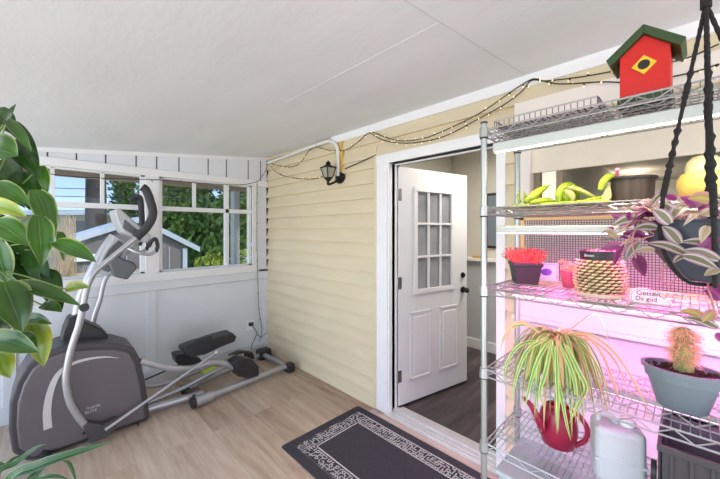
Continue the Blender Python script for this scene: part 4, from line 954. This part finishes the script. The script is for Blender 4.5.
# ================================================================== HANGING TRADESCANTIA
hc = W(716, 262, .80); hb = Vector((hc.x, hc.y, W(700, 281, .80).z)); t = thing('hanging_planter', 'charcoal pot of striped purple tradescantia hanging in front of the shelves', 'hanging plant', hb)
n6 = 8; ph = .145
MB().lathe([(.0, .0), (.060, .0), (.075, .012), (.125, .085), (.128, .10), (.118, ph), (.124, ph), (.125, ph + .006), (.115, ph + .006), (.112, .12), (0, .12)], hb, n6).build('pot', M['potgrey'], t, bevel=.003)
MB().lathe([(0, 0), (.110, 0)], hb + Vector((0, 0, .128)), 20).build('soil', M['soil'], t)
rr = random.Random(12); mb = MB(); sm = MB()
TL = [((671, 218), (689, 205), .78, .82, 0, 15), ((670, 224), (653, 209), .78, .8, 0, 15), ((674, 213), (658, 203), .8, .82, 0, 12), ((657, 228), (634, 229), .82, .86, 0, 12), ((680, 244), (662, 226), .76, .79, 0, 14), ((688, 255), (646, 243), .74, .80, 0, 12),
      ((717, 247), (680, 242), .72, .76, 0, 11), ((719, 260), (683, 250), .70, .74, 0, 13), ((683, 256), (719, 270), .73, .70, 0, 14), ((685, 256), (673, 263), .74, .75, 0, 10), ((638, 218), (612, 226), .88, .92, 0, 12), ((632, 226), (611, 215), .9, .93, 1, 9),
      ((624, 246), (600, 250), .9, .94, 1, 10), ((639, 242), (625, 261), .88, .9, 0, 12), ((634, 256), (645, 277), .88, .9, 1, 14), ((623, 247), (614, 266), .9, .93, 1, 9), ((664, 192), (650, 207), .84, .86, 0, 8), ((712, 200), (688, 199), .76, .78, 3, 16), ((718, 212), (698, 216), .72, .75, 2, 11),
      ((708, 226), (701, 243), .72, .72, 2, 10), ((720, 270), (704, 276), .70, .72, 2, 10), ((720, 300), (704, 290), .80, .82, 1, 11), ((716, 312), (702, 322), .8, .82, 3, 12), ((703, 316), (680, 311), .82, .86, 3, 10), ((718, 328), (683, 317), .8, .86, 0, 11), ((716, 333), (724, 345), .8, .8, 1, 9),
      ((618, 238), (604, 230), .9, .94, 2, 8), ((650, 217), (634, 210), .86, .9, 1, 9), ((645, 236), (622, 234), .88, .92, 1, 10), ((660, 245), (640, 236), .86, .9, 1, 9), ((697, 206), (680, 197), .8, .82, 1, 10), ((712, 285), (722, 296), .78, .78, 1, 12),
      ((668, 236), (652, 220), .83, .86, 1, 11), ((720, 238), (700, 226), .72, .75, 0, 12), ((628, 254), (640, 246), .9, .9, 2, 9), ((700, 250), (720, 238), .73, .71, 1, 12), ((655, 250), (634, 252), .84, .88, 2, 7), ((676, 200), (664, 196), .82, .84, 1, 8)]
for (b0, b1, t0, t1, mi, w_) in TL:
    A_, B_ = W(*b0, t0), W(*b1, t1); mid = (A_ + B_) / 2 + Vector((0, 0, (B_ - A_).length * .10)); P = spline([A_, mid, B_], 5)
    mb.mi = {0: 0, 1: 1, 2: 2, 3: 3}[mi]; tocam = (CP - A_).normalized(); tocam = (tocam + Vector((rr.uniform(-.4, .4), rr.uniform(-.4, .4), rr.uniform(0, .6)))).normalized()
    mb.leaf(P, w_ * t0 / FPX * .92, tocam, 'oval', .22)
for i in range(110):                       # fill around the rim
    a = rr.uniform(0, 6.28); b0 = hb + Vector((.11 * math.cos(a), .11 * math.sin(a), ph + rr.uniform(-.01, .04))); d = Vector((math.cos(a + rr.uniform(-.6, .6)), math.sin(a + rr.uniform(-.6, .6)), rr.uniform(-.5, .7))).normalized() * rr.uniform(.04, .075)
    if (b0 + d).y < hb.y - .10 and rr.random() < .8: continue
    mb.mi = rr.choice([0, 0, 1, 1, 3]); mb.leaf([b0, b0 + d * .5 + Vector((0, 0, .01)), b0 + d + Vector((0, 0, -.01))], .022, (0, -.4, 1), 'oval', .25)
for i in range(46):
    px = rr.uniform(604, 700); py = 214 + (700 - px) * .22 + rr.gauss(0, 9); q = .78 + .13 * (720 - px) / 110 + rr.uniform(0, .05); A_ = W(px, py, q)
    d = Vector((rr.uniform(-1, 1), rr.uniform(-1, 1), rr.uniform(-.8, .5))).normalized() * rr.uniform(.025, .045); mb.mi = rr.choice([0, 0, 1, 1, 2]); mb.leaf(spline([A_, A_ + d * .5 + Vector((0, 0, .004)), A_ + d], 3), .014, (rr.uniform(-.5, .5), -.5, .8), 'oval', .25)
for s in ([(690, 215), (672, 220), (655, 224), (640, 220), (620, 228)], [(688, 220), (665, 232), (645, 238), (630, 246)], [(690, 248), (668, 240), (650, 232)], [(700, 250), (688, 256), (700, 264)], [(712, 268), (708, 285), (712, 300), (716, 320)], [(640, 220), (632, 240), (636, 258)], [(700, 205), (678, 208), (662, 205), (655, 200)], [(716, 310), (706, 314), (700, 318)], [(668, 262), (660, 275), (668, 285), (676, 278)], [(672, 262), (680, 275), (690, 282)], [(640, 238), (628, 240), (620, 246)]):
    sm.tube(spline([W(p[0], p[1], .78 + .13 * (720 - p[0]) / 110) for p in s], 5), .0022, 5)
mb.build('foliage', [TRAD, TRADP, TRADC, stripe_mat('olive_pink_leaf', [(0, (.50, .22, .20)), (.3, (.35, .30, .08)), (.5, (.50, .35, .12)), (.7, (.30, .26, .08)), (1, (.55, .2, .25))])], t, 60)
sm.build('stems', M['pinkstem'], t, 60)
# macrame hanger
ap = W(706, 4, .80); ap = W(706, 4, .79); MH = thing('macrame_hanger', 'black knotted macrame cords holding the hanging charcoal pot', 'plant hanger', ap)
zc = cz(ap.y)
ends = [W(663, 196, .80), W(714, 216, .69), hb + Vector((.125, -.02, ph)), hb + Vector((-.01, .127, ph))]
ends[0] = Vector((ends[0].x, ends[0].y, ends[0].z))
MB().tube([Vector((ap.x, ap.y, zc - .012)), ap + Vector((0, 0, -.01))], .011, 10).build('top_cord', M['macrame'], MH, 40)
MB().tube([Vector((ap.x, ap.y, zc + .004)), Vector((ap.x, ap.y, zc - .012))], .018, 12).build('ceiling_hook', M['iron'], MH, 40)
for ci, en in enumerate(ends):
    d = en - ap; L = d.length; n = 70; P = []; R = []
    for i in range(n + 1):
        s = i / n; P.append(ap + d * s)
        r = .0040
        for kc_, kw_ in ((.36, .0035), (.52, .002), (.66, .0045), (.72, .004), (.78, .0045), (.84, .005)):
            r = max(r, .0040 + kw_ * math.exp(-((s - kc_) / .012) ** 2))
        if .40 < s < .5: r = max(r, .0065 + .001 * math.sin(i * 2.6))
        if s > .86: r = .0066 + .0004 * math.sin(i * 2.5)
        if s < .3: r = .0046 + .0005 * math.sin(i * 2.2)
        R.append(r)
    MB().tube(P, R, 10).build('cord', M['macrame'], MH, 50)
    # below the rim the cord wraps under the pot
    bt = hb + Vector((0, 0, -.012)); o_ = (en - hb); o_.z = 0; o_ = o_.normalized()
    MB().tube(spline([en, hb + o_ * .134 + Vector((0, 0, .09)), hb + o_ * .08 + Vector((0, 0, .004)), bt], 5), .0045, 8).build('cradle_cord', M['macrame'], MH, 50)

# ================================================================== LEFT PLANTS
pp = Vector((2.03, -2.27, .0)); PT = 1.12
PS = thing('plant_stand', 'tall slim black plant stand at the left edge carrying the pothos', 'plant stand', pp)
MB().lathe([(0, PT), (.13, PT), (.13, PT + .015), (0, PT + .015)], pp, 28).build('top', M['black'], PS, 40)
for k in range(3):
    a = k * 2.094 + 3.3; MB().tube([pp + Vector((.09 * math.cos(a), .09 * math.sin(a), PT)), pp + Vector((.13 * math.cos(a), .13 * math.sin(a), 0.005))], .009, 8).build('leg', M['black'], PS, 40)
pc = pp + Vector((0, 0, PT + .016))
PL = thing('pothos_plant', 'big leafy pothos with cream edged green leaves at the left edge of the porch', 'potted plant', pc)
pot(MB(), pc, .085, .115, .17, .006).build('pot', M['ceramic'], PL, 40)
mb = MB(); sm = MB(); rr = random.Random(31)
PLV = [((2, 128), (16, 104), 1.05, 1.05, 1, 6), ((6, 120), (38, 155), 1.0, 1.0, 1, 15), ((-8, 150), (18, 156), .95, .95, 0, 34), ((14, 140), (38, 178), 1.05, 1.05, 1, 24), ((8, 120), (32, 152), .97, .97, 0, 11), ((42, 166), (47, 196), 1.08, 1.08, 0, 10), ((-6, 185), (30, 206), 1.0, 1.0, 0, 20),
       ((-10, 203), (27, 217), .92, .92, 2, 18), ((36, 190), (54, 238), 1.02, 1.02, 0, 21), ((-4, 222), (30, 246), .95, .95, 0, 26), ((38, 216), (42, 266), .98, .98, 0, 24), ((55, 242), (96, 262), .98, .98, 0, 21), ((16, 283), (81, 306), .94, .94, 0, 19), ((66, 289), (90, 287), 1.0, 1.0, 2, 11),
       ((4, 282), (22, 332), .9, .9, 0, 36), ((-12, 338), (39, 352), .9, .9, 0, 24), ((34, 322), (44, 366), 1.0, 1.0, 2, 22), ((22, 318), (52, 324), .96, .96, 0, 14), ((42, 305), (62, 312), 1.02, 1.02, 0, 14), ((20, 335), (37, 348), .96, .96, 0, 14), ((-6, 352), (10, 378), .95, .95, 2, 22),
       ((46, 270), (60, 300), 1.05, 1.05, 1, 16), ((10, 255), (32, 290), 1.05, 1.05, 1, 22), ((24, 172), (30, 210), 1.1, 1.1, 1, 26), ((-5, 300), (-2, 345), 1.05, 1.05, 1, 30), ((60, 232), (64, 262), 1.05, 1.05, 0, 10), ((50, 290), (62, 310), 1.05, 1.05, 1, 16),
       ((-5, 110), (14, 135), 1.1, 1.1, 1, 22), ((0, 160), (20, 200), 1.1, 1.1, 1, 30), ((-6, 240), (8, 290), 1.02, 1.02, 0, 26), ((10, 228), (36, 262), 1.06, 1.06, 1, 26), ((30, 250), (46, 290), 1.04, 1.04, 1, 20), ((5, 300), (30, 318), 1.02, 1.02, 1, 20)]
hub = pc + Vector((0, 0, .19))
for (b0, b1, t0, t1, mi, w_) in PLV:
    t0 *= 1.0; A_, B_ = W(*b0, t0), W(*b1, t1 * .99); mid = (A_ + B_) / 2 + (CP - A_).normalized() * .012 + Vector((0, 0, .006)); P = spline([A_, mid, B_], 6)
    mb.mi = mi; tc_ = ((CP - A_).normalized() + Vector((rr.uniform(-.35, .35), rr.uniform(-.35, .35), rr.uniform(.0, .5)))).normalized(); mb.leaf(P, w_ * t0 / FPX * rr.uniform(.85, 1.02), tc_, 'oval', .3, .14)
    md = (A_ + hub) / 2 + Vector((rr.uniform(-.02, .02), rr.uniform(-.02, .02), .05)); sm.tube(spline([hub, md, A_], 5), .0024, 5)
for i in range(60):
    a = rr.uniform(0, 6.28); e_ = rr.uniform(-.9, 1.2); r = rr.uniform(.12, .24); b0 = hub + Vector((math.cos(a) * math.cos(e_), math.sin(a) * math.cos(e_), math.sin(e_) * 1.5)) * r
    d = Vector((math.cos(a), math.sin(a), rr.uniform(-1.2, .2))).normalized() * rr.uniform(.09, .14)
    if (b0 + d - CP).dot(RT) > (-.98) * (b0 + d - CP).dot(FW): continue
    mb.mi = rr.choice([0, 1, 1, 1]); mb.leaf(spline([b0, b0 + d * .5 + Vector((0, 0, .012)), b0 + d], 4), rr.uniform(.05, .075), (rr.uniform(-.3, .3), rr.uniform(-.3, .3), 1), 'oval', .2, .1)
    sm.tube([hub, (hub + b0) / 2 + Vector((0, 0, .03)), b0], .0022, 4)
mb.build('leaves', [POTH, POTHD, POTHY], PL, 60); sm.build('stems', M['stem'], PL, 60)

dc = Vector((2.36, -2.12, 0)); DP = thing('strap_leaf_plant', 'low floor plant with long strap leaves reaching in at the bottom left corner', 'potted plant', dc)
pot(MB(), dc, .10, .13, .26, .008).build('pot', M['ceramic'], DP, 40)
mb = MB(); h0 = dc + Vector((0, 0, .30))
MB().tube([dc + Vector((0, 0, .22)), dc + Vector((0, 0, .62))], .018, 10).build('stem', M['stem'], DP, 40)
def strap(pxs, ts, w_):
    P = spline([dc + Vector((0, 0, .60))] + [W(p[0], p[1], q) for p, q in zip(pxs, ts)], 6); mb.leaf(P, w_, (CP - P[8]).normalized() + Vector((0, 0, .6)), 'strap', .25)
strap([(-4, 479), (16, 463), (34, 449), (46, 444)], (.95, .98, 1.0, 1.0), .018)
strap([(8, 484), (38, 466), (75, 453), (112, 442)], (.92, .92, .93, .95), .036)
strap([(20, 489), (40, 478), (56, 476), (70, 480)], (.92, .9, .9, .92), .016)
strap([(-8, 470), (5, 466), (15, 458), (30, 455)], (1, 1.02, 1.05, 1.08), .016)
strap([(-20, 470), (-10, 455), (-4, 450)], (.95, .95, .95), .03)
for k in range(8):
    a = k * .8 + .2; d = Vector((math.cos(a), math.sin(a), 0)); 
    if d.dot(RT) > .2 or d.dot(FW) < -.5: continue
    mb.leaf(spline([dc + Vector((0, 0, .6)), dc + d * .12 + Vector((0, 0, .72)), dc + d * .28 + Vector((0, 0, .66)), dc + d * .36 + Vector((0, 0, .5))], 5), .03, (0, 0, 1), 'strap', .25)
mb.build('leaves', STRAP, DP, 60)

# ================================================================== OUTSIDE
GZ = -.75
struct(box('ground', (-40, -30, GZ - .1), (-.12, 40, GZ), M['grass']))
struct(box('soffit', (-.5, -3.3, 2.1), (-.1, .3, 2.14), M['soffit'])); struct(box('trim_15', (-.53, -3.3, 2.02), (-.5, .3, 2.2), M['soffit']))
o = box('porch_column', (-.62, -.36, GZ), (-.50, -.24, 2.02), M['greypost'], bevel=.004); 
a_ = on(231, 220, 0, -.6); b_ = on(236.5, 220, 0, -.6)
bpy.data.objects.remove(o)
t = thing('porch_column', 'grey square column standing just outside the right porch window', 'column', (-.6, (a_.y + b_.y) / 2, GZ))
box('shaft', (-.62, a_.y, GZ), (-.5, b_.y - .0, 2.02), M['greypost'], t, bevel=.004); box('base', (-.63, a_.y - .012, GZ), (-.49, b_.y + .012, 1.04), M['shingle'], t, bevel=.004)

# shed: gable end facing the porch (x = -5)
SHX = -5.0
e0, ap_, e1 = on(52, 245, 0, SHX), on(140, 218, 0, SHX), on(200, 248, 0, SHX)
SH = thing('garden_shed', 'low grey garden shed with a pale gabled fascia outside the porch windows', 'shed', (SHX, ap_.y, GZ))
mb = MB(); ya0, ya1 = e0.y + .25, e1.y - .28
mb.prism([(SHX - .1, ya0, GZ), (SHX - .1, ya1, GZ), (SHX - .1, ya1, e1.z), (SHX - .1, ap_.y, ap_.z - .06), (SHX - .1, ya0, e0.z)], (-2.0, 0, 0))
mb.build('walls', M['shedwall'], SH)
mb = MB(); mb.box((SHX - .1, ya0, GZ), (SHX - .06, ya0 + 1.5, .62)); mb.build('beige_panel', M['shedbeige'], SH)
mb = MB(); mb.box((SHX - .1, ya0, .86), (SHX - .04, ya1 - 1.4, 1.0)); mb.build('beam', M['trim'], SH)
mb = MB(); mb.box((SHX - .1, ya1 - .10, GZ), (SHX - .05, ya1, e1.z)); 
k = 0
while ya1 - .4 - k * .28 > ap_.y - .6: mb.box((SHX - .1, ya1 - .4 - k * .28, GZ), (SHX - .08, ya1 - .385 - k * .28, e1.z + .05)); k += 1
mb.build('corner_boards', M['shedroof'], SH)
for (a, b) in ((e0, ap_), (ap_, e1)):
    mb = MB(); mb.prism([(SHX, a.y, a.z - .1), (SHX, b.y, b.z - .1), (SHX, b.y, b.z + .0), (SHX, a.y, a.z + .0)], (-.05, 0, 0)); mb.build('fascia', M['shedroof'], SH)
    mb = MB(); mb.prism([(SHX - .0, a.y, a.z), (SHX - .0, b.y, b.z), (SHX - .0, b.y, b.z + .03), (SHX, a.y, a.z + .03)], (-2.2, 0, 0)); mb.build('roof', M['shedroof'], SH)

def tree(name, x, y, trunk_r, h, blobs, n, m, label, group=None, lsz=.07, seed=1, lean=0):
    t = thing(name, label, 'bush' if trunk_r < .04 else 'tree', (x, y, GZ), group); rr = random.Random(seed)
    mb = MB(); mb.tube(spline([(x, y, GZ), (x + .05, y + lean * .3, GZ + h * .4), (x, y + lean, GZ + h)], 5), [trunk_r * (1.15 - .6 * i / 10) for i in range(11)], 12)
    for c, r in blobs[:6]: mb.tube(spline([(x, y + lean * .5, GZ + h * .5), ((x + c[0]) / 2, (y + c[1]) / 2, (GZ + h * .5 + c[2]) / 2 + .1), c], 4), [trunk_r * .45 * (1 - .08 * i) for i in range(9)], 6)
    mb.build('trunk', M['bark'], t, 50)
    mb = MB()
    for c, r in blobs:
        for i in range(int(n * r * r)):
            d = Vector((rr.gauss(0, 1), rr.gauss(0, 1), rr.gauss(0, 1))).normalized() * r * rr.uniform(.55, 1.05); p = Vector(c) + d
            s = lsz * rr.uniform(.6, 1.4); a = Vector((rr.uniform(-1, 1), rr.uniform(-1, 1), rr.uniform(-1, 1))).normalized(); b = a.orthogonal().normalized()
            mb.add([p - a * s, p + b * s * .45, p + a * s, p - b * s * .45], [(0, 1, 2, 3)])
    mb.build('foliage', m, t)
def wpt(px, py, t_): return tuple(W(px, py, t_))
# green trees seen through the right window
T1 = W(205, 240, 12.5)
tree('maple_tree', T1.x, T1.y, .10, 3.2, [(wpt(185, 224, 12.5), 1.2), (wpt(205, 232, 13), 1.2), (wpt(222, 224, 12.5), 1.1), (wpt(172, 217, 12.5), 1.1), (wpt(215, 247, 12), 1.0), (wpt(190, 245, 12.5), 1.1), (wpt(235, 227, 12.5), 1.1), (wpt(248, 218, 12.5), .9)], 700, M['leafdark'], 'dense green leafy tree filling the right porch window', lsz=.13, seed=2)
T2 = W(185, 240, 16)
tree('cedar_tree', T2.x, T2.y, .35, 7, [(wpt(164, 188, 16), 1.3), (wpt(187, 178, 16), 1.4), (wpt(186, 200, 16.5), 1.2), (wpt(238, 200, 16.5), 1.0), (wpt(172, 205, 16), 1.4), (wpt(228, 176, 17), 1.0)], 300, M['leafdark'], 'tall dark trunked tree rising behind the leafy tree at the right porch window', lsz=.16, seed=5, lean=.4)
for i, (px, py, d_, r_, lb) in enumerate(((211, 266, 6.2, .27, 'bright yellow green bush low in the right porch window, left of the column'), (249, 261, 5.6, .22, 'bright yellow green bush low in the right porch window, right of the column'))):
    c = W(px, py, d_); tree('bush', c.x, c.y, .02, .9, [(tuple(c), r_), (tuple(c + Vector((.1, .3, -.25))), r_), (tuple(c + Vector((-.1, -.25, -.3))), r_)], 2600, M['leafbright'], lb, 'bright bushes beside the shed', .06, 11 + i)
# trunk in the left window
T3 = W(96, 235, 12.0); t = thing('fir_tree', 'thick dark tree trunk standing behind the shed in the left porch window', 'tree', (T3.x, T3.y, GZ))
MB().tube([(T3.x, T3.y, GZ), (T3.x, T3.y, 2), (T3.x + .05, T3.y, 7)], [.40, .32, .25], 16).build('trunk', M['bark'], t, 50)
T4 = W(121, 235, 14.0); t = thing('slender_tree', 'slender pale trunked tree right of the thick trunk in the left porch window', 'tree', (T4.x, T4.y, GZ)); 
MB().tube([(T4.x, T4.y, GZ), (T4.x + .1, T4.y + .05, 2.4), (T4.x, T4.y - .1, 6)], [.16, .13, .1], 12).build('trunk', M['twig'], t, 50)
mb = MB(); rr = random.Random(17)
for i in range(700):
    p = W(rr.gauss(124, 6), rr.uniform(178, 212), rr.uniform(13.5, 14.5)); s = .12; a = Vector((rr.uniform(-1, 1), rr.uniform(-1, 1), rr.uniform(-1, 1))).normalized(); b = a.orthogonal(); mb.add([p - a * s, p + b * s * .4, p + a * s, p - b * s * .4], [(0, 1, 2, 3)])
mb.build('foliage', M['leafdark'], t)
# twiggy shrub
t = thing('twig_shrub', 'bare tan twiggy shrub beside the pothos in the left porch window', 'bush', (W(62, 225, 4.9).x, W(62, 225, 4.9).y, GZ)); b0 = W(62, 290, 4.9); b0.z = GZ
mb = MB()
for i in range(90):
    e_ = W(rr.uniform(52, 76), rr.uniform(212, 262), rr.uniform(4.6, 5.2)); mb.tube(spline([b0, (b0 + e_) / 2 + Vector((rr.uniform(-.1, .1), rr.uniform(-.1, .1), .1)), e_], 4), .004, 4)
mb.build('twigs', M['twig'], t)
# neighbouring houses
def house(name, px0, px1, py_eave, t_, label, m, roof, hh=.9):
    a = W(px0, py_eave, t_); b = W(px1, py_eave, t_); d = (b - a); d.z = 0; nrm = Vector((d.y, -d.x, 0)).normalized()
    if nrm.dot(FW) < 0: nrm = -nrm
    t = thing(name, label, 'house', (a.x, a.y, GZ)); z0 = GZ; ze = a.z
    mb = MB(); q = [Vector((a.x, a.y, z0)), Vector((b.x, b.y, z0)), Vector((b.x, b.y, ze)), Vector((a.x, a.y, ze))]; mb.prism(q, nrm * 5); mb.build('walls', m, t)
    ov = d.normalized() * .4; r0, r1 = a - ov, b + ov; mb = MB()
    mb.add([r0 - nrm * .4, r1 - nrm * .4, r1 + nrm * 5.4, r0 + nrm * 5.4, (r0 + nrm * 2.5) + Vector((0, 0, hh)), (r1 + nrm * 2.5) + Vector((0, 0, hh))], [(0, 1, 5, 4), (2, 3, 4, 5), (0, 4, 3), (1, 2, 5), (0, 3, 2, 1)]); mb.build('roof', roof, t)
    mb = MB(); mb.prism([r0 - nrm * .42 + Vector((0, 0, -.15)), r1 - nrm * .42 + Vector((0, 0, -.15)), r1 - nrm * .42 + Vector((0, 0, .05)), r0 - nrm * .42 + Vector((0, 0, .05))], nrm * .05); mb.build('gutter', M['trim'], t)
    for f_ in (.3, .7):
        c = a.lerp(b, f_); u_ = d.normalized(); c = Vector((c.x, c.y, ze - 1.3)) - nrm * .03
        MB().prism([c - u_ * .5, c + u_ * .5, c + u_ * .5 + Vector((0, 0, .9)), c - u_ * .5 + Vector((0, 0, .9))], nrm * .05).build('window', M['condark'], t)
house('neighbour_house', 10, 118, 212, 15, 'beige neighbouring house beyond the shed in the left porch window', M['houseext'], M['shingle'], .25)
house('neighbour_house', 200, 262, 198, 24, 'pale neighbouring house glimpsed behind the trees in the right porch window', M['trim'], M['shingle'], .4)
house('neighbour_house', 122, 156, 202, 24, 'dark roofed house behind the exercise machine handles', M['greypost'], M['shingle'], 1.1)
# overhead wires
for i, (y0_, y1_, lb) in enumerate(((188, 192, 'upper thin overhead wire crossing the sky in the left porch window'), (196, 200, 'lower thin overhead wire crossing the sky in the left porch window'))):
    o = MB().tube([W(-60, y0_ - 3, 11), W(90, y0_ + 1, 11), W(300, y1_, 11.5)], .012, 5).build('overhead_wire', M['black']); tag(o, lb, 'wire', 'overhead wires outside')
